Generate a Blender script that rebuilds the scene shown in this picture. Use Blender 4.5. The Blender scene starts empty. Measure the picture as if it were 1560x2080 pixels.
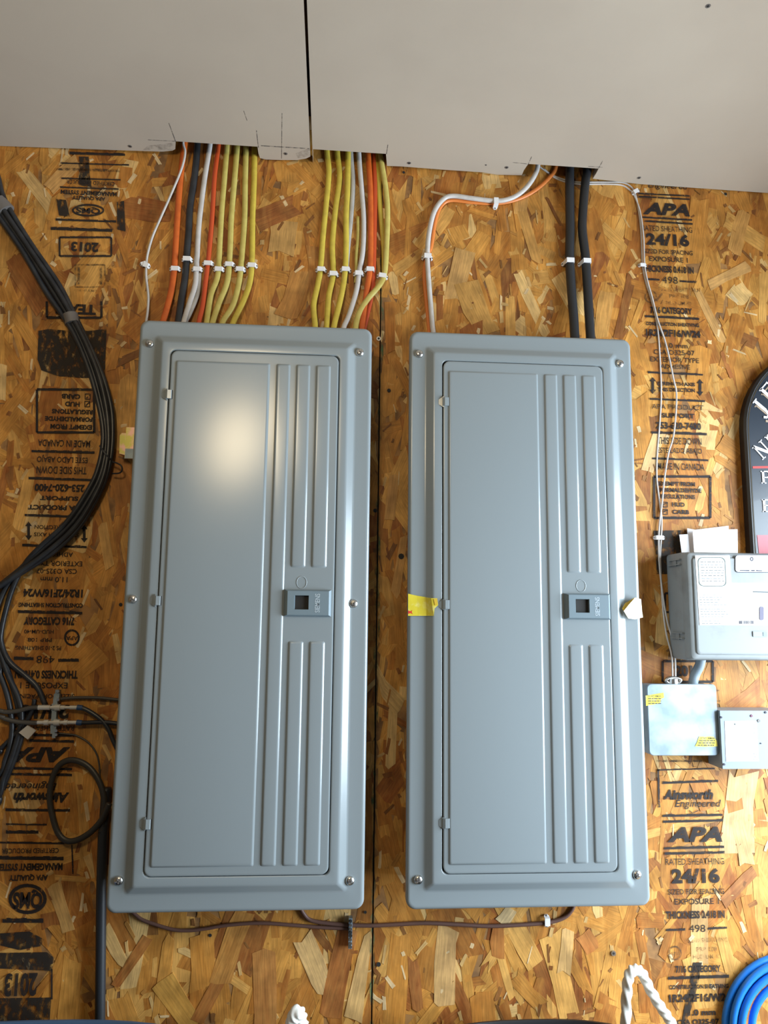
import bpy, bmesh, math, random
from mathutils import Vector, Matrix

# ------------------------------------------------------------------ camera
S = bpy.context.scene
YAW, PITCH, ROLL, FPX = 0.07072, 0.13864, 0.01137, 1500.0
CAM = Vector((0.31135, -1.2428, 1.62735))
cy_, sy_, cp_, sp_ = math.cos(YAW), math.sin(YAW), math.cos(PITCH), math.sin(PITCH)
FWD = Vector((sy_ * cp_, cy_ * cp_, sp_))
R0 = Vector((cy_, -sy_, 0)); U0 = R0.cross(FWD)
RGT = math.cos(ROLL) * R0 + math.sin(ROLL) * U0
UPV = -math.sin(ROLL) * R0 + math.cos(ROLL) * U0
cam_d = bpy.data.cameras.new('camera'); cam = bpy.data.objects.new('camera', cam_d)
S.collection.objects.link(cam)
cam_d.sensor_fit = 'VERTICAL'; cam_d.sensor_height = 36.0; cam_d.lens = FPX / 2080 * 36.0
cam_d.clip_start = 0.02
cam.matrix_world = Matrix(((RGT.x, UPV.x, -FWD.x, CAM.x), (RGT.y, UPV.y, -FWD.y, CAM.y), (RGT.z, UPV.z, -FWD.z, CAM.z), (0, 0, 0, 1)))
S.camera = cam

# ------------------------------------------------------------------ light and exposure
S.view_settings.view_transform = 'Standard'; S.view_settings.look = 'None'
S.view_settings.gamma = 1.0; S.view_settings.use_curve_mapping = False
S.view_settings.exposure = 0.0
w = bpy.data.worlds.new('world'); S.world = w; w.use_nodes = True
w.node_tree.nodes['Background'].inputs[0].default_value = (0.88, 0.93, 1.0, 1)
w.node_tree.nodes['Background'].inputs[1].default_value = 0.11

def area(name, loc, target, sx, sz, power, col):
    l = bpy.data.lights.new(name, 'AREA'); l.shape = 'RECTANGLE'; l.size = sx; l.size_y = sz
    l.energy = power; l.color = col
    o = bpy.data.objects.new(name, l); S.collection.objects.link(o); o.location = loc
    o.rotation_euler = (Vector(target) - Vector(loc)).to_track_quat('-Z', 'Y').to_euler()
    return o
# daylight through the open door on the right, and the warm bulb under the ceiling behind the camera
area('daylight_door', (1.88, -0.62, 1.50), (0.9, -0.12, 1.16), 1.1, 1.2, 104, (0.74, 0.88, 1.0))
bl = bpy.data.lights.new('ceiling_bulb', 'AREA'); bl.shape = 'ELLIPSE'; bl.size = 0.20; bl.size_y = 0.25
bl.energy = 4.6; bl.color = (1.0, 0.80, 0.50)
bo = bpy.data.objects.new('ceiling_bulb', bl); S.collection.objects.link(bo); bo.location = (0.035, -1.36, 2.24)
bo.rotation_euler = (Vector((0.16, -0.1, 1.9)) - Vector(bo.location)).to_track_quat('-Z', 'Y').to_euler()

# ------------------------------------------------------------------ helpers
rnd = random.Random(7)
def at(px, py, y=0.0):
    d = FWD + RGT * ((px - 780) / FPX) - UPV * ((py - 1040) / FPX)
    return CAM + d * ((y - CAM.y) / d.y)
CEIL = 2.4352
def zc(x): return CEIL - 0.0125 * max(0.0, (x - 0.35) / 0.8)
def atc(px, py, dz=0.0):
    d = FWD + RGT * ((px - 780) / FPX) - UPV * ((py - 1040) / FPX)
    z = CEIL
    for _ in range(6):
        p = CAM + d * ((z - CAM.z) / d.z); z = zc(p.x) - dz
    p.z = z; p.y = min(p.y, -0.0015)
    return p

def mat(name, col, rough=0.5, metal=0.0, spec=0.5, noise=None, bump=None, coat=0.0):
    m = bpy.data.materials.new(name); m.use_nodes = True
    nt = m.node_tree; b = nt.nodes['Principled BSDF']
    b.inputs['Base Color'].default_value = (*col, 1); b.inputs['Roughness'].default_value = rough
    b.inputs['Metallic'].default_value = metal; b.inputs['Specular IOR Level'].default_value = spec
    b.inputs['Coat Weight'].default_value = coat
    tc = nt.nodes.new('ShaderNodeTexCoord')
    if noise:
        sc, c2, lo, hi = noise
        n = nt.nodes.new('ShaderNodeTexNoise'); n.inputs['Scale'].default_value = sc; n.inputs['Detail'].default_value = 5
        nt.links.new(tc.outputs['Object'], n.inputs['Vector'])
        r = nt.nodes.new('ShaderNodeMapRange'); r.inputs[1].default_value = lo; r.inputs[2].default_value = hi
        nt.links.new(n.outputs['Fac'], r.inputs[0])
        mx = nt.nodes.new('ShaderNodeMix'); mx.data_type = 'RGBA'
        mx.inputs['A'].default_value = (*col, 1); mx.inputs['B'].default_value = (*c2, 1)
        nt.links.new(r.outputs[0], mx.inputs['Factor']); nt.links.new(mx.outputs['Result'], b.inputs['Base Color'])
    if bump:
        n2 = nt.nodes.new('ShaderNodeTexNoise'); n2.inputs['Scale'].default_value = bump[0]; n2.inputs['Detail'].default_value = 3
        nt.links.new(tc.outputs['Object'], n2.inputs['Vector'])
        bp = nt.nodes.new('ShaderNodeBump'); bp.inputs['Strength'].default_value = bump[1]; bp.inputs['Distance'].default_value = bump[2]
        nt.links.new(n2.outputs['Fac'], bp.inputs['Height']); nt.links.new(bp.outputs['Normal'], b.inputs['Normal'])
    return m

def ink(name, col, lo, hi, scale, amax=0.96, stretch=(1, 1, 1)):
    """printed ink: worn through in places"""
    m = bpy.data.materials.new(name); m.use_nodes = True
    nt = m.node_tree; b = nt.nodes['Principled BSDF']
    b.inputs['Base Color'].default_value = (*col, 1); b.inputs['Roughness'].default_value = 0.65
    b.inputs['Specular IOR Level'].default_value = 0.25
    tc = nt.nodes.new('ShaderNodeTexCoord'); mp = nt.nodes.new('ShaderNodeMapping'); mp.inputs['Scale'].default_value = stretch
    n = nt.nodes.new('ShaderNodeTexNoise'); n.inputs['Scale'].default_value = scale; n.inputs['Detail'].default_value = 6
    n.inputs['Roughness'].default_value = 0.7
    nt.links.new(tc.outputs['Object'], mp.inputs['Vector']); nt.links.new(mp.outputs[0], n.inputs['Vector'])
    r = nt.nodes.new('ShaderNodeMapRange'); r.inputs[1].default_value = lo; r.inputs[2].default_value = hi; r.inputs[4].default_value = amax
    nt.links.new(n.outputs['Fac'], r.inputs[0]); nt.links.new(r.outputs[0], b.inputs['Alpha'])
    return m

class MB:
    def __init__(self): self.v = []; self.f = []
    def add(self, vs, fs):
        o = len(self.v); self.v += [tuple(v) for v in vs]; self.f += [tuple(i + o for i in f) for f in fs]
    def box(self, a, b):
        (x0, y0, z0), (x1, y1, z1) = a, b
        self.add([(x0, y0, z0), (x1, y0, z0), (x1, y1, z0), (x0, y1, z0), (x0, y0, z1), (x1, y0, z1), (x1, y1, z1), (x0, y1, z1)],
                 [(0, 1, 2, 3), (4, 5, 6, 7), (0, 1, 5, 4), (1, 2, 6, 5), (2, 3, 7, 6), (3, 0, 4, 7)])
    def prism(self, pts, y0, y1):
        """outline of (x, z) pairs between two depths"""
        n = len(pts)
        self.add([(p[0], y0, p[1]) for p in pts] + [(p[0], y1, p[1]) for p in pts],
                 [tuple(range(n)), tuple(range(n, 2 * n))] + [(i, (i + 1) % n, n + (i + 1) % n, n + i) for i in range(n)])
    def loft(self, rings, cap0=True, cap1=True):
        n = len(rings[0]); vs = [p for r in rings for p in r]; fs = []
        for k in range(len(rings) - 1):
            for i in range(n):
                j = (i + 1) % n; fs.append((k * n + i, k * n + j, (k + 1) * n + j, (k + 1) * n + i))
        if cap0: fs.append(tuple(range(n)))
        if cap1: fs.append(tuple(range((len(rings) - 1) * n, len(rings) * n)))
        self.add(vs, fs)
    def tube(self, pts, rw, rh=None, seg=10, ref=(0, -1, 0), sub=6, twist=None, close=False):
        P = smooth(pts, sub, close); rh = rh or rw; ref = Vector(ref); rings = []
        n = len(P)
        for i, p in enumerate(P):
            t = (P[(i + 1) % n] - P[i - 1]) if close else (P[min(i + 1, n - 1)] - P[max(i - 1, 0)])
            t.normalize()
            s = t.cross(ref)
            if s.length < 1e-4: s = t.cross(Vector((0, 0, 1)))
            s.normalize(); u = s.cross(t)
            ring = []
            for k in range(seg):
                a = 2 * math.pi * k / seg; q = 1.0
                if twist: q = 1 + twist[0] * math.cos(twist[1] * (a - twist[2] * i))
                ring.append(p + s * (math.cos(a) * rw * q) + u * (math.sin(a) * rh * q))
            rings.append(ring)
        if close: rings.append(rings[0]); self.loft(rings, False, False)
        else: self.loft(rings)
    def cyl(self, a, b, r0, r1=None, seg=14, dome=0.0):
        a = Vector(a); b = Vector(b); r1 = r0 if r1 is None else r1
        t = (b - a).normalized(); s = t.orthogonal().normalized(); u = t.cross(s)
        ring = lambda c, r: [c + s * (math.cos(2 * math.pi * k / seg) * r) + u * (math.sin(2 * math.pi * k / seg) * r) for k in range(seg)]
        rs = [ring(a, r0), ring(b, r1)]
        if dome:
            for q in (0.35, 0.65, 0.88, 0.99):
                rs.append(ring(b + t * dome * q, r1 * math.sqrt(1 - q * q)))
        self.loft(rs)
    def build(self, name, m, parent=None, smooth_=False, angle=None):
        me = bpy.data.meshes.new(name); me.from_pydata(self.v, [], self.f)
        bm = bmesh.new(); bm.from_mesh(me); bmesh.ops.remove_doubles(bm, verts=bm.verts, dist=1e-6)
        bmesh.ops.recalc_face_normals(bm, faces=bm.faces)
        if angle is not None:
            for f in bm.faces: f.smooth = True
            for e in bm.edges:
                if len(e.link_faces) == 2 and e.calc_face_angle(0) > angle: e.smooth = False
        elif smooth_:
            for f in bm.faces: f.smooth = True
        bm.to_mesh(me); bm.free()
        me.materials.append(m)
        return link(name, me, parent)
def link(name, me, parent=None):
    o = bpy.data.objects.new(name, me); S.collection.objects.link(o)
    if parent: o.parent = parent
    return o
def smooth(pts, sub, close=False):
    P = [Vector(p) for p in pts]; n = len(P)
    if sub <= 1: return P
    out = []
    for i in range(n if close else n - 1):
        if close: a, b, c, d = P[i - 1], P[i], P[(i + 1) % n], P[(i + 2) % n]
        else: a, b, c, d = P[max(i - 1, 0)], P[i], P[i + 1], P[min(i + 2, n - 1)]
        for k in range(sub):
            t = k / sub
            out.append(0.5 * (2 * b + (c - a) * t + (2 * a - 5 * b + 4 * c - d) * t * t + (3 * b - a - 3 * c + d) * t ** 3))
    if not close: out.append(P[-1])
    return out
def rr(x0, z0, x1, z1, r, n=6):
    o = []
    for cx, cz, a0 in ((x1 - r, z1 - r, 0), (x0 + r, z1 - r, 90), (x0 + r, z0 + r, 180), (x1 - r, z0 + r, 270)):
        for k in range(n + 1):
            a = math.radians(a0 + 90 * k / n); o.append((cx + r * math.cos(a), cz + r * math.sin(a)))
    return o
def ring3(x0, z0, x1, z1, r, y, n=6): return [Vector((p[0], y, p[1])) for p in rr(x0, z0, x1, z1, max(r, 1e-4), n)]
def thing(name, label, cat, loc=(0, 0, 0), group=None):
    o = bpy.data.objects.new(name, None); S.collection.objects.link(o); o.location = loc
    o.empty_display_size = 0.02
    return tag(o, label, cat, group)
def tag(o, label, cat, group=None):
    o['label'] = label; o['category'] = cat
    if group: o['group'] = group
    return o
def struct(o): o['kind'] = 'structure'; return o
def rebase(root):
    """put the thing's Empty at the base of its parts"""
    lo = Vector((1e9,) * 3); hi = Vector((-1e9,) * 3)
    for c in root.children_recursive:
        if c.type == 'MESH':
            for v in c.data.vertices:
                for k in range(3): lo[k] = min(lo[k], v.co[k]); hi[k] = max(hi[k], v.co[k])
    b = Vector(((lo.x + hi.x) / 2, (lo.y + hi.y) / 2, lo.z))
    root.location = b
    for c in root.children: c.location = -b

# ------------------------------------------------------------------ materials
M_paint = mat('grey_enamel', (0.235, 0.268, 0.282), 0.22, spec=0.5, bump=(900, 0.05, 0.0004))
M_latch = mat('blue_grey_plastic', (0.155, 0.205, 0.235), 0.42, bump=(1500, 0.08, 0.0003))
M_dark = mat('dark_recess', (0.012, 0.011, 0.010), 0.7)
M_zinc = mat('zinc_steel', (0.62, 0.62, 0.60), 0.28, 1.0)
M_galv = mat('galvanised_steel', (0.33, 0.39, 0.43), 0.5, 0.35, noise=(22, (0.20, 0.26, 0.31), 0.42, 0.62))
M_gold = mat('yellow_zinc', (0.50, 0.46, 0.12), 0.35, 0.7, noise=(60, (0.70, 0.42, 0.36), 0.45, 0.6))
M_white = mat('white_clip_plastic', (0.80, 0.79, 0.80), 0.45)
M_wwire = mat('white_sheath', (0.58, 0.55, 0.53), 0.42, noise=(60, (0.49, 0.46, 0.43), 0.45, 0.7))
M_gwire = mat('grey_white_sheath', (0.45, 0.43, 0.40), 0.45, noise=(50, (0.36, 0.34, 0.31), 0.4, 0.7))
M_yel = mat('yellow_sheath', (0.60, 0.46, 0.060), 0.42, noise=(80, (0.50, 0.37, 0.05), 0.4, 0.7))
M_yel2 = mat('pale_yellow_sheath', (0.56, 0.47, 0.13), 0.42, noise=(80, (0.48, 0.38, 0.09), 0.4, 0.7))
M_org = mat('orange_sheath', (0.62, 0.125, 0.016), 0.45, noise=(60, (0.50, 0.09, 0.012), 0.4, 0.7))
M_org2 = mat('bright_orange_sheath', (0.70, 0.21, 0.045), 0.42)
M_red = mat('red_orange_sheath', (0.55, 0.075, 0.016), 0.45)
M_blk = mat('black_sheath', (0.016, 0.017, 0.020), 0.36, noise=(40, (0.032, 0.034, 0.038), 0.4, 0.7))
M_cond = mat('black_conduit', (0.018, 0.020, 0.024), 0.45)
M_tape = mat('grey_tape', (0.15, 0.135, 0.125), 0.5)
M_brown = mat('brown_sheath', (0.115, 0.055, 0.040), 0.5)
M_flat = mat('olive_grey_sheath', (0.060, 0.052, 0.042), 0.45)
M_loop = mat('dark_olive_sheath', (0.034, 0.030, 0.024), 0.42)
M_blue = mat('blue_rubber', (0.010, 0.17, 0.62), 0.38)
M_bluecap = mat('blue_boot', (0.02, 0.06, 0.16), 0.5)
M_rope = mat('white_rope', (0.78, 0.76, 0.70), 0.8, noise=(90, (0.62, 0.60, 0.54), 0.42, 0.65))
M_paper = mat('white_paper', (0.80, 0.79, 0.82), 0.7)
M_nid = mat('grey_box_plastic', (0.25, 0.27, 0.275), 0.5, noise=(25, (0.20, 0.21, 0.21), 0.5, 0.7))
M_tx = mat('grey_box_enamel', (0.22, 0.255, 0.285), 0.42)
M_conn = mat('grey_tubing', (0.25, 0.31, 0.36), 0.45)
M_lab = mat('white_label', (0.74, 0.74, 0.74), 0.5)
M_line = mat('label_green_line', (0.045, 0.075, 0.065), 0.6)
M_faint = mat('faint_print', (0.10, 0.11, 0.11), 0.6)
M_print = mat('dark_print', (0.025, 0.025, 0.045), 0.6)
M_ysti = mat('yellow_sticker', (0.72, 0.60, 0.045), 0.38, noise=(70, (0.78, 0.70, 0.20), 0.5, 0.62))
M_ystid = mat('yellow_sticker_gum', (0.55, 0.36, 0.03), 0.45)
M_pap2 = mat('peeled_paper', (0.80, 0.74, 0.60), 0.6, noise=(60, (0.80, 0.70, 0.25), 0.5, 0.7))
M_redp = mat('red_print', (0.60, 0.03, 0.015), 0.5)
M_navy = mat('black_navy_board', (0.014, 0.020, 0.030), 0.33, coat=0.15)
M_rim = mat('black_board_edge', (0.010, 0.010, 0.012), 0.4)
M_goldl = mat('dull_gold_line', (0.10, 0.075, 0.04), 0.5)
M_let = mat('white_letter', (0.82, 0.80, 0.84), 0.45)
M_shad = mat('tan_letter_edge', (0.30, 0.22, 0.15), 0.5)
M_pink = mat('rose_block', (0.42, 0.09, 0.11), 0.5)
M_tubk = mat('black_tub_plastic', (0.014, 0.014, 0.015), 0.42)
M_tubb = mat('slate_blue_tub_plastic', (0.055, 0.10, 0.17), 0.42)
M_dry = mat('drywall_paper', (0.52, 0.445, 0.36), 0.85, spec=0.15, noise=(5, (0.49, 0.415, 0.335), 0.4, 0.65), bump=(500, 0.08, 0.0006))
M_gyp = mat('gypsum_core', (0.62, 0.58, 0.53), 0.9)
M_pencil = ink('pencil', (0.10, 0.09, 0.09), 0.35, 0.55, 160, 0.8)
M_smudge = ink('ceiling_smudge', (0.20, 0.16, 0.13), 0.42, 0.75, 70, 0.55)
M_board = mat('board_base', (0.36, 0.175, 0.05), 0.7, noise=(30, (0.17, 0.08, 0.025), 0.4, 0.6))
M_cedge = mat('lumber', (0.36, 0.24, 0.12), 0.7, noise=(20, (0.27, 0.17, 0.08), 0.4, 0.6))
M_ink = ink('stamp_ink', (0.020, 0.016, 0.016), 0.27, 0.43, 170, 0.93)
M_inkf = ink('faint_stamp_ink', (0.04, 0.028, 0.02), 0.38, 0.62, 150, 0.75)
M_inkb = ink('smeared_ink', (0.026, 0.020, 0.016), 0.36, 0.50, 120, 0.93, (1, 1, 0.5))
M_bright = mat('bright_nickel', (0.72, 0.68, 0.60), 0.3, 0.5)
M_emb = mat('embossing_sheen', (0.40, 0.46, 0.50), 0.35)  # raised letters coloured paler than the latch to paint their sheen
M_green = ink('green_edge_paint', (0.03, 0.17, 0.09), 0.44, 0.62, 110, 0.70, (1, 1, 0.4))
M_conc = mat('concrete', (0.42, 0.41, 0.39), 0.8, noise=(4, (0.36, 0.35, 0.33), 0.4, 0.6))

# strand material: each strand carries its own wood colour and grain direction
M_str = bpy.data.materials.new('wood_strand'); M_str.use_nodes = True
nt = M_str.node_tree; b = nt.nodes['Principled BSDF']; L = nt.links.new
a1 = nt.nodes.new('ShaderNodeAttribute'); a1.attribute_name = 'Col'
a2 = nt.nodes.new('ShaderNodeAttribute'); a2.attribute_name = 'grain'
mp = nt.nodes.new('ShaderNodeMapping'); mp.inputs['Scale'].default_value = (520, 26, 1)
n1 = nt.nodes.new('ShaderNodeTexNoise'); n1.inputs['Scale'].default_value = 1.0; n1.inputs['Detail'].default_value = 4
r1 = nt.nodes.new('ShaderNodeMapRange'); r1.inputs[1].default_value = 0.3; r1.inputs[2].default_value = 0.7; r1.inputs[3].default_value = 0.74; r1.inputs[4].default_value = 1.16
tc = nt.nodes.new('ShaderNodeTexCoord')
n2 = nt.nodes.new('ShaderNodeTexNoise'); n2.inputs['Scale'].default_value = 26; n2.inputs['Detail'].default_value = 5
r2 = nt.nodes.new('ShaderNodeMapRange'); r2.inputs[1].default_value = 0.36; r2.inputs[2].default_value = 0.6; r2.inputs[3].default_value = 0.72; r2.inputs[4].default_value = 1.06
m1 = nt.nodes.new('ShaderNodeMath'); m1.operation = 'MULTIPLY'
vm = nt.nodes.new('ShaderNodeVectorMath'); vm.operation = 'SCALE'
L(a2.outputs['Vector'], mp.inputs['Vector']); L(mp.outputs[0], n1.inputs['Vector']); L(n1.outputs['Fac'], r1.inputs[0])
L(tc.outputs['Object'], n2.inputs['Vector']); L(n2.outputs['Fac'], r2.inputs[0])
L(r1.outputs[0], m1.inputs[0]); L(r2.outputs[0], m1.inputs[1])
mpb = nt.nodes.new('ShaderNodeMapping'); mpb.inputs['Scale'].default_value = (60, 60, 16)
nb = nt.nodes.new('ShaderNodeTexNoise'); nb.inputs['Scale'].default_value = 1.0; nb.inputs['Detail'].default_value = 5; nb.inputs['Distortion'].default_value = 1.2
cr = nt.nodes.new('ShaderNodeValToRGB'); cr.color_ramp.elements[0].position = 0.32; cr.color_ramp.elements[0].color = (0.27, 0.105, 0.018, 1); cr.color_ramp.elements[1].position = 0.68; cr.color_ramp.elements[1].color = (0.63, 0.335, 0.085, 1)
mxb = nt.nodes.new('ShaderNodeMix'); mxb.data_type = 'RGBA'; mxb.inputs['Factor'].default_value = 0.30
L(tc.outputs['Object'], mpb.inputs['Vector']); L(mpb.outputs[0], nb.inputs['Vector']); L(nb.outputs['Fac'], cr.inputs[0])
L(a1.outputs['Color'], mxb.inputs['A']); L(cr.outputs[0], mxb.inputs['B'])
L(mxb.outputs['Result'], vm.inputs[0]); L(m1.outputs[0], vm.inputs['Scale']); L(vm.outputs[0], b.inputs['Base Color'])
b.inputs['Roughness'].default_value = 0.52; b.inputs['Specular IOR Level'].default_value = 0.3

# ------------------------------------------------------------------ structure: floor, walls, ceiling
mb = MB(); mb.box((-2.2, -4, -0.1), (3.2, 0.05, 0)); struct(mb.build('floor', M_conc))
mb = MB(); mb.box((-2.3, -4, 0), (-2.2, 0, 2.62)); struct(mb.build('wall_left_added', M_cedge))  # unseen wall added to keep ambient light off the left side

mb = MB()                       # unseen right wall, added so its doorway and header shape the daylight
mb.box((1.46, -4, 0), (1.56, -1.05, 2.62)); mb.box((1.46, -0.10, 0), (1.56, 0, 2.62)); mb.box((1.46, -1.05, 1.975), (1.56, -0.10, 2.62)); struct(mb.build('wall_right_added', M_cedge))
wall = struct(bpy.data.objects.new('wall_back', None)); S.collection.objects.link(wall)
SEAM = 0.5 * (at(778, 640).x + at(752, 1850).x)
mb = MB(); mb.box((-2.2, 0.0, 0), (SEAM - 0.0011, 0.011, 2.62)); sheetL = mb.build('sheathing_panel', M_board, wall)
mb = MB(); mb.box((SEAM + 0.0011, 0.0, 0), (3.2, 0.011, 2.62)); sheetR = mb.build('sheathing_panel', M_board, wall)
mb = MB(); mb.box((-2.2, 0.0115, 0), (3.2, 0.05, 2.62)); mb.build('wall_backing', M_dark, wall)

def sr(c): return tuple(((x / 255) / 12.92 if x / 255 <= 0.04045 else ((x / 255 + 0.055) / 1.055) ** 2.4) for x in c)
PAL = [((202, 142, 64), 24), ((190, 127, 52), 26), ((174, 108, 40), 22), ((213, 160, 84), 14), ((156, 90, 33), 10), ((138, 70, 28), 6), ((226, 188, 124), 5), ((108, 54, 25), 2.4)]
PALC = [sr(c) for c, k in PAL]; PALW = [k for c, k in PAL]
PAL2 = [sr(c) for c in ((226, 202, 158), (206, 170, 112), (120, 62, 28), (96, 50, 26), (176, 120, 56))]
strands = {0: [], 1: []}      # (centre x, z, angle, length, width, colour, depth)
def strand(x, z, ang, ln, wd, col, dep): strands[0 if x < SEAM else 1].append((x, z, ang, ln, wd, col, dep))
X0, X1, Z0_, Z1_ = -0.62, 1.42, 0.86, 2.50
for i in range(5600):
    x, z = rnd.uniform(X0, X1), rnd.uniform(Z0_, Z1_)
    ang = rnd.gauss(0, 0.38) if rnd.random() < 0.84 else rnd.uniform(-1.5, 1.5)
    col = rnd.choices(PALC, PALW)[0]; k = rnd.uniform(0.88, 1.12)
    strand(x, z, ang, rnd.uniform(0.035, 0.15), rnd.choice((rnd.uniform(0.006, 0.018), rnd.uniform(0.014, 0.044))), tuple(c * k for c in col), 0.0001 + 0.0012 * rnd.random() * (i / 5600) ** 0.5)
for i in range(2300):
    x, z = rnd.uniform(X0, X1), rnd.uniform(Z0_, Z1_)
    strand(x, z, rnd.gauss(0, 0.6), rnd.uniform(0.006, 0.028), rnd.uniform(0.0015, 0.007), rnd.choices(PAL2, (3, 3, 3, 3, 3))[0], 0.0011 + 0.0003 * rnd.random())
# strands picked out one by one in the photograph: (px, py, angle from vertical in degrees, length px, width px, colour)
for px, py, an, ln, wd, c in ((560, 432, 62, 92, 44, (140, 76, 38)), (575, 482, 5, 75, 60, (196, 154, 92)), (60, 575, -32, 130, 52, (146, 84, 42)), (128, 355, 38, 90, 30, (196, 150, 92)),
        (640, 1960, -24, 110, 34, (214, 178, 122)), (688, 1975, 14, 150, 40, (150, 84, 40)), (735, 1985, 12, 150, 30, (212, 174, 116)), (845, 2000, -8, 95, 22, (150, 84, 42)),
        (1010, 1910, 2, 60, 26, (168, 100, 46)), (1030, 1862, 38, 36, 26, (222, 196, 148)), (1195, 1915, -30, 40, 34, (176, 104, 52)), (1150, 1930, 4, 80, 26, (210, 170, 112)),
        (1500, 1800, 48, 90, 20, (150, 90, 52)), (1505, 1700, -12, 110, 30, (216, 176, 122)), (1325, 915, 20, 90, 26, (222, 186, 132)), (1440, 640, -24, 130, 22, (196, 150, 92)),
        (1480, 560, 62, 100, 22, (204, 158, 98)), (1405, 1245, 5, 80, 20, (196, 140, 84)), (215, 1110, -14, 90, 18, (214, 168, 98)), (125, 1840, -22, 90, 24, (206, 162, 98)),
        (270, 1950, 34, 100, 18, (150, 86, 40)), (365, 2040, -38, 110, 40, (200, 150, 70)), (930, 560, 14, 110, 40, (206, 162, 100)), (1075, 480, -14, 120, 26, (196, 146, 78)),
        (1060, 400, 8, 90, 26, (204, 154, 88)), (965, 625, -24, 120, 54, (204, 156, 84)), (1125, 432, -26, 70, 7, (108, 56, 28)), (962, 545, -6, 55, 9, (120, 62, 30)),
        (1210, 560, 18, 120, 30, (140, 72, 34)), (1225, 640, 10, 110, 34, (204, 150, 80)), (655, 560, -6, 130, 60, (176, 116, 56)), (600, 600, 16, 110, 46, (184, 126, 62)),
        (795, 1010, 6, 90, 20, (196, 148, 88)), (812, 1150, 8, 120, 18, (206, 154, 90)), (795, 1120, 26, 34, 9, (96, 50, 28)), (1500, 470, 20, 110, 34, (198, 146, 80)),
        (1475, 740, -20, 60, 9, (150, 78, 38)), (1500, 1650, 6, 150, 60, (218, 180, 128)), (1420, 1890, 4, 130, 40, (206, 164, 108)), (905, 1960, 4, 140, 40, (208, 168, 112)),
        (540, 2010, -4, 150, 40, (176, 116, 60)), (430, 2020, 30, 110, 26, (160, 94, 44)), (470, 1920, 20, 130, 40, (186, 128, 62))):
    p = at(px, py); q = 0.00082
    strand(p.x, p.z, math.radians(an), ln * q, wd * q, sr(c), 0.0013 + 0.0002 * rnd.random())
for side, par in ((0, sheetL), (1, sheetR)):
    V, F, C, G = [], [], [], []
    for x, z, ang, ln, wd, col, dep in strands[side]:
        h, k = ln / 2, wd / 2; j = lambda s: rnd.uniform(-s, s)
        out = [(-k + j(k * .3), -h + j(h * .16)), (j(k * .5), -h + j(h * .14)), (k + j(k * .3), -h + j(h * .16)), (k * (1 + j(.16)), j(h * .6)),
               (k + j(k * .3), h + j(h * .16)), (j(k * .5), h + j(h * .14)), (-k + j(k * .3), h + j(h * .16)), (-k * (1 + j(.16)), j(h * .6))]
        ca, sa = math.cos(ang), math.sin(ang); o = len(V); n = len(out); sd = rnd.uniform(0, 9)
        tilt = j(0.0003)
        pts = [(x + u * ca + v * sa, z - u * sa + v * ca) for u, v in out]
        lim = (SEAM - 0.0011) if side == 0 else (SEAM + 0.0011)
        pts = [((min(p[0], lim) if side == 0 else max(p[0], lim)), p[1]) for p in pts]
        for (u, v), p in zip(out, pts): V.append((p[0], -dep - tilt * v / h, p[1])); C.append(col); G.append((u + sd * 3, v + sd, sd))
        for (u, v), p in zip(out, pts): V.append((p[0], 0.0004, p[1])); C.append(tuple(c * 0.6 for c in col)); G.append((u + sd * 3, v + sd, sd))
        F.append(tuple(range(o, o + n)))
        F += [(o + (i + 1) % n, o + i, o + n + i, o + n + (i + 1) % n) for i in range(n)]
    me = bpy.data.meshes.new('wood_strands'); me.from_pydata(V, [], F)
    ca_ = me.attributes.new('Col', 'FLOAT_COLOR', 'POINT'); ca_.data.foreach_set('color', [q for c in C for q in (*c, 1.0)])
    ga_ = me.attributes.new('grain', 'FLOAT_VECTOR', 'POINT'); ga_.data.foreach_set('vector', [q for g in G for q in g])
    me.materials.append(M_str)
    so = link('wood_strands', me, par); so['kind'] = 'stuff'

# green painted edges beside the joint of the two boards
for sgn, par in ((-1, sheetL), (1, sheetR)):
    mb = MB(); z = 0.9
    while z < 2.5:
        dz = rnd.uniform(0.02, 0.06); wd = rnd.choice((rnd.uniform(0.0004, 0.0018), rnd.uniform(0.001, 0.0045)))
        xa, xb = SEAM + sgn * 0.0011, SEAM + sgn * (0.0011 + wd)
        mb.add([(xa, -0.00205, z), (xb, -0.00205, z + dz * .2), (xb, -0.00205, z + dz * .8), (xa, -0.00205, z + dz)], [(0, 1, 2, 3)]); z += dz
    mb.build('painted_edge', M_green, par)

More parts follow.
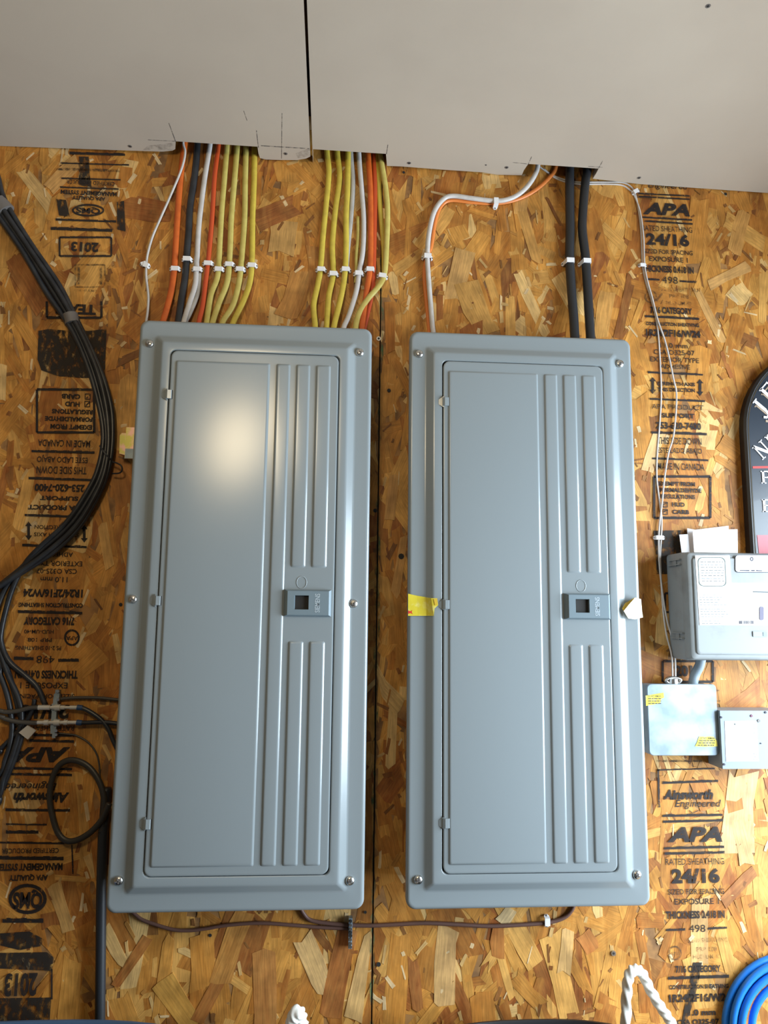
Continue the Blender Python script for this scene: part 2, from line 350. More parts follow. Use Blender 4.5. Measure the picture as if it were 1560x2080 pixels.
# ---- stamps
FY = -0.0021
def text_pts(s, shear=0.0, bold=0.0):
    cu = bpy.data.curves.new('t', 'FONT'); cu.body = s; cu.shear = shear; cu.offset = bold; cu.resolution_u = 3; cu.fill_mode = 'FRONT'
    o = bpy.data.objects.new('t', cu); S.collection.objects.link(o)
    bpy.context.view_layer.update()
    me = o.evaluated_get(bpy.context.evaluated_depsgraph_get()).to_mesh()
    vs = [(v.co.x, v.co.y) for v in me.vertices]; fs = [tuple(p.vertices) for p in me.polygons]
    o.to_mesh_clear(); bpy.data.objects.remove(o); bpy.data.curves.remove(cu)
    return vs, fs
def put_text(mb, s, xl, xr, yc, h, flip=False, shear=0.0, bold=0.012, y=FY, plane=None, rot=0):
    vs, fs = text_pts(s, shear, bold)
    ax, bx = min(v[0] for v in vs), max(v[0] for v in vs); ay, by = min(v[1] for v in vs), max(v[1] for v in vs)
    A, B = at(xl, yc, y), at(xr, yc, y); cx, cz = (A.x + B.x) / 2, (A.z + B.z) / 2; W = abs(B.x - A.x); H = abs(at(xl, yc - h / 2, y).z - at(xl, yc + h / 2, y).z)
    out = []
    for vx, vy in vs:
        u, v = ((vx - ax) / (bx - ax) - .5) , ((vy - ay) / max(by - ay, 1e-6) - .5)
        if rot: u, v = (-v, u)                  # reads upwards
        u *= W; v *= H
        if flip: u, v = -u, -v
        out.append((cx + u, y, cz + v))
    mb.add(out, fs)
def quad(mb, pts, y=FY): mb.add([at(px, py, y) for px, py in pts], [tuple(range(len(pts)))])
def bar(mb, x0, y0, x1, y1, t, y=FY, rag=0.0):
    n = 10 if rag else 1; dx, dy = x1 - x0, y1 - y0; l = math.hypot(dx, dy); nx, ny = -dy / l * t / 2, dx / l * t / 2
    for i in range(n):
        a, c = i / n, (i + 1) / n; ja, jb = (1 + rnd.uniform(-rag, rag) if rag else 1), (1 + rnd.uniform(-rag, rag) if rag else 1)
        quad(mb, [(x0 + dx * a - nx * ja, y0 + dy * a - ny * ja), (x0 + dx * c - nx * jb, y0 + dy * c - ny * jb), (x0 + dx * c + nx, y0 + dy * c + ny), (x0 + dx * a + nx, y0 + dy * a + ny)], y)
def frame(mb, x0, y0, x1, y1, t, y=FY, sides='tblr'):
    if 't' in sides: bar(mb, x0, y0, x1, y0, t, y, .25)
    if 'b' in sides: bar(mb, x0, y1, x1, y1, t, y, .25)
    if 'l' in sides: bar(mb, x0, y0, x0, y1, t, y)
    if 'r' in sides: bar(mb, x1, y0, x1, y1, t, y)
def oval(mb, cx, cy, rx, ry, t, y=FY, n=28):
    for i in range(n):
        a, c = 2 * math.pi * i / n, 2 * math.pi * (i + 1) / n
        quad(mb, [(cx + rx * math.cos(a), cy + ry * math.sin(a)), (cx + rx * math.cos(c), cy + ry * math.sin(c)), (cx + (rx - t) * math.cos(c), cy + (ry - t) * math.sin(c)), (cx + (rx - t) * math.cos(a), cy + (ry - t) * math.sin(a))], y)
def arrow(mb, cx, cy, h, wd):
    a, q = h / 2, wd / 2
    quad(mb, [(cx, cy - a), (cx + q, cy - a * .5), (cx - q, cy - a * .5)]); quad(mb, [(cx, cy + a), (cx - q, cy + a * .5), (cx + q, cy + a * .5)])
    quad(mb, [(cx - q * .4, cy - a * .5), (cx + q * .4, cy - a * .5), (cx + q * .4, cy + a * .5), (cx - q * .4, cy + a * .5)])

def stamp(name, par, m, items, flip=False):
    mb = MB()
    for it in items:
        k = it[0]
        if k == 'T': put_text(mb, *it[1:6], flip=flip, **(it[6] if len(it) > 6 else {}))
        elif k == 'B': bar(mb, *it[1:6], rag=.35)
        elif k == 'F': frame(mb, *it[1:6], sides=(it[6] if len(it) > 6 else 'tblr'))
        elif k == 'O': oval(mb, *it[1:])
        elif k == 'A': arrow(mb, *it[1:])
        elif k == 'Q': quad(mb, it[1])
    return mb.build(name, m, par)
BI = dict(shear=0.25, bold=0.05); BD = dict(bold=0.045); IT = dict(shear=0.25, bold=0.01); LT = dict(bold=0.0)
right1 = [('T', 'Engineered', 1316, 1397, 379, 15, IT), ('B', 1297, 393, 1401, 398, 3), ('B', 1298, 399, 1401, 405, 3), ('T', 'APA', 1305, 1401, 425, 25, BI),
    ('B', 1305, 441, 1406, 447, 3.5), ('B', 1309, 449, 1407, 455, 3.5), ('T', 'RATED SHEATHING', 1304, 1406, 465, 11, LT), ('T', '24/16', 1312, 1400, 487, 25, BD),
    ('T', 'SIZED FOR SPACING', 1307, 1407, 512, 9), ('T', 'EXPOSURE 1', 1319, 1397, 527, 10), ('T', 'THICKNESS 0.418 IN', 1304, 1409, 547, 14, BD), ('T', '498', 1345, 1377, 569, 14, LT),
    ('B', 1309, 567, 1340, 568, 4), ('B', 1381, 571, 1415, 573, 4), ('T', '7/16 CATEGORY', 1321, 1406, 631, 14, BD), ('B', 1310, 642, 1420, 648, 4.5),
    ('T', 'CONSTRUCTION SHEATHING', 1312, 1420, 659, 7.5, BD), ('T', '1R24/2F16/W24', 1312, 1423, 677, 15, BD), ('T', '11.0 mm', 1341, 1397, 702, 10), ('T', 'CSA O325-07', 1328, 1411, 716, 10),
    ('T', 'EXTERIOR TYPE', 1321, 1420, 731, 10), ('T', 'ADHESIVE', 1341, 1402, 745, 9), ('B', 1316, 756, 1428, 761, 4), ('A', 1326, 783, 34, 14), ('A', 1422, 787, 34, 14),
    ('T', 'STRENGTH AXIS', 1335, 1412, 780, 7.5, BD), ('T', 'THIS DIRECTION', 1336, 1412, 792, 8, BD), ('B', 1320, 810, 1432, 815, 4), ('T', 'APA PRODUCT', 1324, 1429, 827, 10, LT),
    ('T', 'SUPPORT', 1344, 1411, 844.5, 10, BD), ('T', '253-620-7400', 1333, 1424, 865, 15, BD), ('B', 1323, 878, 1436, 882, 5), ('T', 'THIS SIDE DOWN', 1336, 1425, 896, 14),
    ('T', 'ESTE LADO ABAJO', 1336, 1426, 917, 14), ('B', 1325, 931, 1439, 935, 4), ('T', 'MADE IN CANADA', 1336, 1431, 948, 14), ('F', 1329, 968, 1443, 1052, 5),
    ('T', 'EXEMPT FROM', 1338, 1412, 983, 9, BD), ('T', 'FORMALDEHYDE', 1340, 1425, 996, 9, BD), ('T', 'REGULATIONS', 1342, 1412, 1009, 9, BD), ('T', 'HUD', 1365, 1391, 1025, 9, BD), ('T', 'CARB', 1366, 1400, 1040, 9, BD),
    ('F', 1347, 1020, 1356, 1030, 1.6), ('F', 1347, 1035, 1356, 1045, 1.6), ('B', 1348, 1025, 1356, 1021, 2), ('B', 1348, 1040, 1356, 1036, 2),
    ('F', 1351, 1205, 1450, 1243, 4, 'tbl'), ('T', 'TEAM', 1358, 1440, 1224, 20, BD), ('F', 1346, 1343, 1448, 1385, 5), ('T', '2013', 1370, 1424, 1363, 23, BD)]
stamp('printed_stamp', sheetR, M_ink, right1)
stamp('printed_stamp', sheetR, M_inkf, [('T', 'PS 2-10 SHEATHING', 1338, 1418, 588, 8), ('T', 'PRP 108', 1360, 1399, 602, 8), ('T', 'HUD-UM-40', 1354, 1404, 616, 8), ('O', 1322, 603, 13, 13, 3.2), ('T', 'APA', 1313, 1331, 604, 6),
    ('T', 'PS 2-10 SHEATHING', 1392, 1478, 1909.5, 9), ('T', 'PRP 108', 1415, 1456, 1928, 9), ('T', 'HUD-UM-40', 1408, 1463, 1943, 9), ('O', 1371, 1936, 14, 15, 3.2), ('T', 'APA', 1361, 1381, 1937, 7),
    ('B', 1333, 1546, 1430, 1546, 4), ('B', 1447, 1404, 1462, 1402, 3), ('B', 1453, 1424, 1463, 1424, 3)])
stamp('ink_smear', sheetR, M_inkb, [('Q', [(1328, 1078), (1440, 1076), (1442, 1100), (1438, 1166), (1334, 1166), (1332, 1120), (1328, 1098)]), ('Q', [(1408, 1955), (1426, 1955), (1418, 2000), (1404, 2050), (1392, 2080), (1384, 2080), (1398, 2010)])])
stamp('printed_stamp', sheetR, M_ink, [('B', 1335, 1564, 1452, 1561, 3), ('B', 1337, 1563, 1339, 1640, 4), ('B', 1345, 1590, 1459, 1586, 5), ('T', 'Ainsworth', 1347, 1449, 1614, 21, BI), ('T', 'Engineered', 1371, 1465, 1634, 19, IT),
    ('B', 1400, 1646, 1407, 1652, 1.5), ('B', 1407, 1652, 1419, 1646, 1.5), ('B', 1346, 1657, 1468, 1655, 5), ('B', 1347, 1669, 1469, 1666, 5), ('T', 'APA', 1355, 1467, 1695, 31, BI), ('B', 1349, 1723, 1471, 1720, 5), ('B', 1350, 1734, 1472, 1731, 5),
    ('T', 'RATED SHEATHING', 1352, 1471, 1750, 13, LT), ('T', '24/16', 1364, 1462, 1779, 31, BD), ('T', 'SIZED FOR SPACING', 1357, 1471, 1811, 11), ('T', 'EXPOSURE 1', 1370, 1460, 1831, 12), ('T', 'THICKNESS 0.418 IN', 1352, 1472, 1858, 16, BD),
    ('T', '498', 1400, 1433, 1886, 15, LT), ('B', 1353, 1889, 1392, 1888, 4.5), ('B', 1438, 1886, 1477, 1884, 4.5), ('T', '7/16 CATEGORY', 1372, 1464, 1968, 15, BD), ('B', 1357, 1987, 1481, 1983, 6),
    ('T', 'CONSTRUCTION SHEATHING', 1359, 1480, 2004, 9, BD), ('T', '1R24/2F16/W24', 1359, 1484, 2026.5, 17, BD), ('T', '11.0 mm', 1389, 1454, 2056.5, 13, BD), ('T', 'CSA O325-07', 1375, 1461, 2076, 12, BD)])
left1 = [('B', 141, 311, 254, 314, 5), ('B', 123, 331, 262, 335, 3), ('B', 124, 362, 245, 365, 3), ('T', 'CERTIFIED PRODUCER', 135, 233, 371, 8), ('B', 122, 380, 241, 384, 3), ('T', 'MANAGEMENT SYSTEM', 123, 237, 392, 9, BD),
    ('T', 'APA QUALITY', 146, 214, 402, 9, BD), ('O', 179, 427, 33, 13, 4), ('T', 'QMS', 154, 204, 427, 14, BD), ('B', 113, 446, 236, 450, 4), ('B', 103, 464, 228, 468, 6), ('F', 121, 482, 226, 520, 4),
    ('T', '2013', 144, 200, 501.5, 20, BD), ('F', 95, 612, 206, 645, 5, 'blr'), ('T', 'TEAM', 113, 195, 628, 21, BD), ('F', 75, 791, 191, 878, 5), ('T', 'CARB', 125, 163, 805, 10, BD), ('T', 'HUD', 132, 162, 820.5, 10, BD),
    ('F', 173, 800, 183, 811, 1.6), ('F', 172, 815, 182, 826, 1.6), ('B', 175, 809, 182, 802, 2), ('B', 174, 824, 181, 817, 2), ('T', 'REGULATIONS', 105, 188, 836, 9.5, BD), ('T', 'FORMALDEHYDE', 91, 188, 851, 9.5, BD), ('T', 'EXEMPT FROM', 102, 187, 867, 10, BD),
    ('T', 'MADE IN CANADA', 77, 183, 900.5, 14), ('B', 64, 916, 192, 919, 5), ('T', 'ESTE LADO ABAJO', 75, 178, 932, 15), ('T', 'THIS SIDE DOWN', 74, 176, 955, 15), ('B', 58, 971, 190, 975, 5), ('T', '253-620-7400', 70, 172, 991, 16, BD),
    ('T', 'SUPPORT', 81, 159, 1012, 9, BD), ('T', 'APA PRODUCT', 57, 172, 1031, 10, BD), ('B', 50, 1046, 176, 1050, 5), ('A', 58, 1078, 38, 14), ('A', 171, 1084, 36, 14), ('T', 'THIS DIRECTION', 70, 162, 1071, 8), ('T', 'STRENGTH AXIS', 69, 160, 1086, 8),
    ('B', 45, 1107, 176, 1111, 5), ('T', 'ADHESIVE', 88, 148, 1126, 9), ('T', 'EXTERIOR TYPE', 68, 167, 1144.5, 10), ('T', 'CSA O325-07', 74, 156, 1160, 10), ('T', '11.0 mm', 82, 137, 1177, 11), ('T', '1R24/2F16/W24', 47, 168, 1205, 17, BD),
    ('T', 'CONSTRUCTION SHEATHING', 37, 168, 1229, 9, BD), ('B', 36, 1242, 167, 1245, 6), ('T', '7/16 CATEGORY', 48, 151, 1261.5, 17, BD), ('T', 'HUD-UM-40', 49, 109, 1283, 8), ('T', 'PRP 108', 56, 105, 1299.5, 8), ('T', 'PS 2-10 SHEATHING', 31, 124, 1316, 8.5),
    ('O', 146, 1295, 16, 17, 4), ('T', 'APA', 134, 158, 1296, 8), ('T', '498', 74, 111, 1339.5, 15, LT), ('B', 28, 1337, 68, 1338, 6), ('B', 118, 1341, 160, 1341, 6), ('T', 'THICKNESS 0.418 IN', 30, 158, 1370, 17, BD), ('T', 'EXPOSURE 1', 41, 137, 1392, 12),
    ('T', 'SIZED FOR SPACING', 31, 151, 1414, 9), ('T', '24/16', 40, 140, 1446, 30, BD), ('T', 'RATED SHEATHING', 31, 150, 1479, 10, LT), ('B', 68, 1493, 150, 1494, 5), ('B', 59, 1504, 150, 1506, 5), ('T', 'APA', 18, 142, 1533, 31, BI),
    ('B', 10, 1560, 146, 1562, 5), ('B', 8, 1572, 146, 1574, 5), ('T', 'Engineered', 9, 115, 1596, 19, IT), ('T', 'Ainsworth', 27, 140, 1620, 21, BI), ('B', 11, 1645, 142, 1646, 5), ('B', 12, 1674, 95, 1675, 3), ('B', 12, 1690, 78, 1690, 6),
    ('B', 0, 1711, 131, 1713, 4), ('T', 'CERTIFIED PRODUCER', 4, 119, 1728, 10), ('B', -10, 1742, 129, 1744, 7), ('T', 'MANAGEMENT SYSTEM', -8, 127, 1761, 15, BD), ('T', 'APA QUALITY', 18, 97, 1782, 14, BD), ('O', 56, 1826, 39, 31, 7), ('T', 'QMS', 26, 86, 1826, 40, BD),
    ('B', 5, 1870, 88, 1870, 9), ('B', 146, 1716, 148, 1775, 3), ('F', -20, 1968, 105, 2030, 4, 'r'), ('T', '2013', 9, 75, 2000, 48, BD)]
stamp('printed_stamp', sheetL, M_ink, left1, flip=True)
stamp('ink_smear', sheetL, M_inkb, [('Q', [(78, 672), (100, 668), (130, 671), (180, 672), (216, 668), (213, 766), (170, 768), (120, 764), (84, 752), (76, 730)]), ('Q', [(114, 404), (134, 406), (142, 440), (120, 438)]), ('Q', [(237, 410), (252, 408), (255, 470), (238, 466)]),
    ('Q', [(0, 1896), (60, 1892), (90, 1908), (82, 1922), (40, 1930), (0, 1920)]), ('Q', [(-30, 1936), (95, 1934), (108, 1944), (106, 1972), (-30, 1966)]), ('Q', [(-30, 2028), (104, 2026), (100, 2084), (-30, 2084)]), ('Q', [(160, 318), (180, 318), (182, 352), (186, 380), (160, 376)])])
stamp('printed_stamp', sheetL, M_inkf, [('F', 153, 538, 213, 583, 3), ('F', 160, 542, 205, 578, 5, 'lr'), ('B', 113, 343, 244, 347, 5), ('T', 'CERTIFIED', 150, 206, 590, 4)], flip=True)

# nails, screws and old nail holes in the boards
def hole(px, py, r, par):
    mb = MB(); c = at(px, py, FY); mb.add([(c.x + r * math.cos(a * .785), FY, c.z + r * math.sin(a * .785)) for a in range(8)], [tuple(range(8))]); mb.build('nail_hole', M_dark, par)
for px, py, r, par in ((790, 793, .0034, sheetR), (762, 1037, .0034, sheetL), (815, 1130, .005, sheetR), (769, 1959, .0036, sheetR), (742, 1853, .0024, sheetL), (820, 350, .0026, sheetR), (1474, 394, .003, sheetR), (427, 1900, .0026, sheetL), (245, 1228, .003, sheetL)): hole(px, py, r, par)
for px, py, par in ((769, 689, sheetL), (1245, 1935, sheetR)):
    c = at(px, py); mb = MB(); mb.cyl((c.x, 0, c.z), (c.x, -0.0032, c.z), .0042, .0040); so = mb.build('wood_screw', M_zinc, par)
    mb = MB(); mb.cyl((c.x, -.0030, c.z), (c.x, -.0034, c.z), .0021, seg=6); mb.build('screw_recess', M_dark, par)

# ---- ceiling
ceil = struct(bpy.data.objects.new('ceiling', None)); S.collection.objects.link(ceil)
def sheet(edge_px, xa, xb, name):
    pts = [atc(*e) for e in edge_px]
    poly = [Vector((xa, -3.4, 0)), Vector((xa, -0.0015, 0))] + [Vector((p.x, p.y, 0)) for p in pts] + [Vector((xb, -0.0015 if xb > 1 else pts[-1].y, 0)), Vector((xb, -3.4, 0))]
    mb = MB(); n = len(poly); T = 0.0127
    mb.add([(p.x, p.y, zc(p.x)) for p in poly] + [(p.x, p.y, zc(p.x) + T) for p in poly], [tuple(range(n)), tuple(range(n, 2 * n))] + [(i, (i + 1) % n, n + (i + 1) % n, n + i) for i in range(n)])
    return mb.build(name, M_dry, ceil)
gx = atc(632, 300).x
shL = sheet([(-100, 297), (0, 299), (180, 303), (265, 306), (330, 308), (350, 306), (356, 303), (357, 287), (523, 298), (525, 312), (528, 321), (540, 324), (575, 325), (604, 325), (622, 322), (630, 318)], -2.2, gx - 0.0022, 'drywall_sheet')
shR = sheet([(635, 303), (784, 312.5), (786, 337), (815, 338), (840, 340), (905, 345), (980, 350), (1010, 355), (1060, 356), (1064, 346), (1073, 333), (1216, 342.5), (1211, 352), (1204, 363), (1300, 374), (1430, 383), (1560, 392)], gx + 0.0022, 3.2, 'drywall_sheet')
for px, py, par in ((264, 297, shL), (580, 312, shL), (831, 331, shR), (1029, 340, shR), (1298, 361, shR), (1438, 12, shR), (987, 335, shR)):
    c = atc(px, py); r = .0042 if px != 987 else .002
    mb = MB(); mb.cyl((c.x, c.y, c.z + .002), (c.x, c.y, c.z - .0004), r, r * .85, 12); mb.build('drywall_screw', M_tape, par)
    mb = MB(); mb.cyl((c.x, c.y, c.z), (c.x, c.y, c.z - .0007), r * .45, seg=6); mb.build('screw_recess', M_dark, par)
def cline(mb, x0, y0, x1, y1, t):
    dx, dy = x1 - x0, y1 - y0; l = math.hypot(dx, dy); nx, ny = -dy / l * t / 2, dx / l * t / 2
    mb.add([atc(*q, .0002) for q in ((x0 - nx, y0 - ny), (x1 - nx, y1 - ny), (x1 + nx, y1 + ny), (x0 + nx, y0 + ny))], [(0, 1, 2, 3)])
mb = MB()
for q in ((343, 250, 357, 288, 1.4), (300, 284, 355, 287, 1), (521, 265, 525, 300, 1.4), (573, 230, 572, 322, 1.2), (530, 296, 628, 302, 1.6), (495, 225, 502, 245, 1)): cline(mb, *q)
mb.build('pencil_line', M_pencil, shL)
mb = MB()
for q in ((788, 294, 785, 313, 1.4), (1080, 318, 1072, 336, 1.4), (1042, 330, 1070, 333, 1), (1224, 327, 1216, 342, 1.4), (1195, 338, 1224, 340, 1), (757, 217, 758, 224, 2)): cline(mb, *q)
mb.build('pencil_line', M_pencil, shR)
mb = MB()
for q in ([(300, 296), (352, 290), (352, 305), (290, 305)], [(600, 312), (630, 300), (630, 316), (606, 322)]):
    mb.add([atc(*p, .0003) for p in q], [(0, 1, 2, 3)])
mb.build('ceiling_smudge', M_smudge, shL)
mb = MB(); mb.box((-2.2, -3.4, 2.60), (3.2, 0.0, 2.62)); mb.build('added_cavity_cover', M_cedge, ceil)  # unseen cover added above the ceiling so its notches stay dark
mb = MB(); mb.box((-2.2, -0.0385, 2.50), (3.2, -0.0005, 2.538)); mb.build('top_plate', M_cedge, ceil)

# ------------------------------------------------------------------ electrical panels
W, H = 0.37, 0.8895
PY, RY, DY = -0.095, -0.103, -0.1045
A0 = Vector((0.0, 0, 1.2)); B0 = Vector((0.4317, 0, 1.1985))
def loc(px, py, y=DY): p = at(px, py, y) - A0; return p.x, p.z
def avgx(*pp): return sum(loc(*p)[0] for p in pp) / len(pp)
def avgz(*pp): return sum(loc(*p)[1] for p in pp) / len(pp)
zt, zb = avgz((450, 735)), avgz((450, 1761))
PLAT = [(avgx((355, 760), (306, 1740)), zb, avgx((549, 760), (515, 1740)), zt)]
xr = [(avgx((562, 760), (527.5, 1740)), avgx((590.5, 760), (560, 1740))), (avgx((603, 760), (571, 1740)), avgx((630, 760), (605, 1740))), (avgx((642.5, 760), (616, 1740)), avgx((671, 760), (651, 1740)))]
PLAT.append((xr[0][0], zb, xr[0][1], zt))
zu, zl = avgz((625, 1153)), avgz((620, 1302))
for a, c in xr[1:]: PLAT += [(a, zu, c, zt), (a, zb, c, zl)]
DX0, DX1 = avgx((348, 760), (291.5, 1740)), avgx((688, 760), (667, 1740)); DZ0, DZ1 = avgz((480, 1779)), avgz((480, 716))
def make_panel(O, label, screws, hinge_px, latch_px, oval_px):
    root = thing('electrical_panel', label, 'electrical panel', group='breaker panels side by side on the wall')
    ox, oz = O.x, O.z
    R4 = lambda i, r, y: ring3(ox + i[0], oz + i[1], ox + W - i[2], oz + H - i[3], r, y)
    s = lambda q: (q, q, q, q)
    mb = MB()
    rings = [R4(s(0.0003), .014, -0.079), R4(s(0), .014, -0.080), R4(s(0), .014, -0.0905), R4(s(.0006), .0135, -.0925), R4(s(.0022), .0125, -.0943), R4(s(.0045), .0105, PY), R4(s(.0065), .009, PY), R4(s(.024), .006, PY),
             R4(s(.0262), .0055, PY - .0002), R4(s(.0284), .005, PY - .0012), R4(s(.0366), .004, RY + .0012), R4(s(.0388), .0035, RY + .0002), R4(s(.0408), .003, RY)]
    di = (DX0 - .0013, DZ0 - .0013, W - DX1 - .0013, H - DZ1 - .0013)
    dk = lambda e: tuple(v + e for v in di)
    rings += [R4(dk(-.002), .010, RY), R4(dk(-.0006), .009, RY + .0002), R4(dk(0), .0085, RY + .0012), R4(dk(0.0002), .0085, RY + .009)]
    mb.loft(rings, False, False); mb.build('cover', M_paint, root, True)
    mb = MB(); mb.box((ox + .016, -0.0805, oz + .016), (ox + W - .016, -0.0045, oz + H - .016)); mb.build('cabinet', M_paint, root)
    mb = MB(); mb.box((ox + DX0 - .012, -.0905, oz + DZ0 - .012), (ox + DX1 + .012, -.0895, oz + DZ1 + .012)); mb.build('door_gap_shade', M_dark, root)  # near-black sheet paints the shade in the gap around the door
    # door
    D4 = lambda e, y: ring3(ox + DX0 + e, oz + DZ0 + e, ox + DX1 - e, oz + DZ1 - e, .0105 - e, y)
    mb = MB(); mb.loft([D4(0, -.097), D4(0, DY + .0012), D4(.0004, DY + .0004), D4(.0013, DY), D4(.003, DY)])
    for x0, z0, x1, z1 in PLAT:
        P4 = lambda e, y: ring3(ox + x0 + e, oz + z0 + e, ox + x1 - e, oz + z1 - e, .0025, y, 2)
        mb.loft([P4(-.0002, DY + .0005), P4(0, DY), P4(.0006, DY - .0004), P4(.0020, DY - .0016), P4(.0028, DY - .0019), P4(.0042, DY - .0020)])
    door = mb.build('door', M_paint, root, True, 0.6)
    # raised oval
    c = at(*oval_px, DY - .0002); mb = MB(); pts = [(c.x + .0076 * math.cos(a * math.pi / 10), DY, c.z + .0092 * math.sin(a * math.pi / 10)) for a in range(20)]
    mb.tube(pts, .0008, .0005, 6, sub=1, close=True); mb.build('embossed_oval', M_paint, door, True)
    # latch with a square window
    lx0, lz0 = at(latch_px[0], latch_px[3], DY - .006).x, at(latch_px[0], latch_px[3], DY - .006).z; lx1, lz1 = at(latch_px[2], latch_px[1], DY - .006).x, at(latch_px[2], latch_px[1], DY - .006).z
    w0, w1 = lx0 + (lx1 - lx0) * .20, lx0 + (lx1 - lx0) * .52; v0, v1 = lz0 + (lz1 - lz0) * .24, lz0 + (lz1 - lz0) * .80
    F4 = lambda x0, z0, x1, z1, y: [Vector((x0, y, z0)), Vector((x1, y, z0)), Vector((x1, y, z1)), Vector((x0, y, z1))]
    mb = MB(); mb.loft([F4(lx0 - .003, lz0 - .0015, lx1 + .002, lz1 + .0015, DY + .001), F4(lx0 - .001, lz0 - .0008, lx1 + .001, lz1 + .0008, DY - .004), F4(lx0 + .003, lz0 + .001, lx1 - .002, lz1 - .001, DY - .0075),
             F4(w0, v0, w1, v1, DY - .0075), F4(w0 + .001, v0 + .0004, w1 - .0004, v1 - .0004, DY - .001)], False, False)
    lat = mb.build('latch', M_latch, root)
    mb = MB(); mb.box((w0, DY - .0030, v0), (w1, DY - .0024, v1)); mb.build('latch_opening', M_dark, lat)
    mb = MB(); put_text(mb, 'SIEMENS', latch_px[0] + .66 * (latch_px[2] - latch_px[0]), latch_px[0] + .77 * (latch_px[2] - latch_px[0]), (latch_px[1] + latch_px[3]) / 2, 38, y=DY - .0077, rot=1, bold=.01)
    mb.build('embossed_lettering', M_emb, lat)
    # hinges
    for px, py in hinge_px:
        c = at(px, py, RY - .002); mb = MB(); hz = .0068
        mb.loft([[Vector((c.x + .0060, RY + .003, z)), Vector((c.x + .0060, RY - .0030, z)), Vector((c.x + .0052, RY - .0042, z)), Vector((c.x - .0005, RY - .0046, z)), Vector((c.x - .0040, RY - .0030, z)), Vector((c.x - .0052, RY + .003, z))] for z in (c.z - hz, c.z + hz)])
        hg = mb.build('hinge', M_paint, root)
        mb = MB(); mb.loft([[Vector((c.x - .0015, RY + .001, z1)), Vector((c.x - .0015, RY - .0026, z1)), Vector((c.x - .0100, RY - .0003, z0)), Vector((c.x - .0100, RY + .001, z0))] for z0, z1 in ((c.z - .004, c.z - .0095), (c.z + .004, c.z + .0095))])
        mb.build('hinge_lug', M_paint, hg)
        mb = MB(); mb.box((c.x + .0060, RY - .0030, c.z - hz), (c.x + .0072, DY - .0003, c.z + hz)); mb.build('hinge_slot', M_dark, hg)
    for px, py in screws:
        c = at(px, py, PY - .003); mb = MB(); mb.cyl((c.x, PY + .0005, c.z), (c.x, PY - .0016, c.z), .0066, .0066, 18, dome=.0034); sc = mb.build('screw', M_zinc, root, True, 0.9)
        mb = MB(); an = rnd.uniform(0, 1.5)
        for k in (0, 1):
            a = an + k * math.pi / 2; d = Vector((math.cos(a), 0, math.sin(a))); e = Vector((-math.sin(a), 0, math.cos(a))); cc = Vector((c.x, PY - .0052, c.z))
            mb.add([cc + d * .0034 + e * .0007, cc - d * .0034 + e * .0007, cc - d * .0034 - e * .0007, cc + d * .0034 - e * .0007] + [q + Vector((0, .002, 0)) for q in (cc + d * .0034 + e * .0007, cc - d * .0034 + e * .0007, cc - d * .0034 - e * .0007, cc + d * .0034 - e * .0007)],
                   [(0, 1, 2, 3), (4, 5, 6, 7), (0, 1, 5, 4), (1, 2, 6, 5), (2, 3, 7, 6), (3, 0, 4, 7)])
        mb.build('screw_slot', M_tape, sc)
    rebase(root); return root
make_panel(A0, 'grey steel breaker panel under the two fans of yellow cables, lamp glare on its door', ((303, 697), (731, 715), (269, 1217), (718, 1226), (240, 1790), (711, 1790)), ((341, 801), (318, 1220), (297.5, 1674)), (579, 1200, 671, 1250), (612.5, 1183))
make_panel(B0, 'grey steel breaker panel below the two black conduits, torn stickers on both edges', ((852, 718), (1260, 738), (850, 1788), (1295, 1778)), ((904, 816), (905, 1228), (905, 1672)), (1152, 1208, 1238, 1256), (1180, 1190))

# torn stickers on the second panel
t = thing('warning_sticker', 'torn yellow sticker with a red mark on left edge of the right breaker panel', 'sticker', group='torn stickers on the panel')
poly = [(829, 1206, .0012), (847, 1210, .0016), (865, 1213, .0030), (876, 1215, .0100), (888, 1215, .0112), (890, 1229, .0112), (883, 1236, .0106), (881, 1251, .0100), (866, 1251, .0036), (848, 1251, .0022), (829, 1251, .0012)]
mb = MB(); F = [at(a, c, PY - d) for a, c, d in poly]; n = len(F)
mb.add(F + [p + Vector((0, .0003, 0)) for p in F], [(0, 1, 9, 10), (1, 2, 8, 9), (2, 3, 7, 8), (3, 4, 5, 6, 7)] + [(n, n + 1, n + 9, n + 10), (n + 1, n + 2, n + 8, n + 9), (n + 2, n + 3, n + 7, n + 8), (n + 3, n + 4, n + 5, n + 6, n + 7)] + [(i, (i + 1) % n, n + (i + 1) % n, n + i) for i in range(n)])
mb.build('yellow_film', M_ysti, t)
mb = MB(); star = [(829, 1240), (834, 1242), (838, 1239), (836, 1243), (839, 1248), (834, 1245), (829, 1247)]
mb.add([at(a, c, PY - .0019) for a, c in star], [(0, 1, 5, 6), (1, 2, 3), (3, 4, 5), (1, 3, 5)]); mb.build('red_mark', M_redp, t)
mb = MB(); mb.add([at(*q, RY - .0035) for q in ((881, 1217), (888, 1216), (889, 1228), (884, 1230))], [(0, 1, 2, 3)]); mb.build('gum_patch', M_ystid, t); rebase(t)
t = thing('warning_sticker', 'peeled white and yellow sticker curling off right edge of the right breaker panel', 'sticker', group='torn stickers on the panel')
poly = [(1267, 1241, .012), (1276, 1230, .013), (1290, 1214, .012), (1302, 1217, .004), (1304, 1240, .003), (1306, 1254, .004), (1290, 1258, .006), (1276, 1256, .010)]
F = [at(a, c, PY - d) for a, c, d in poly]; n = len(F); mb = MB()
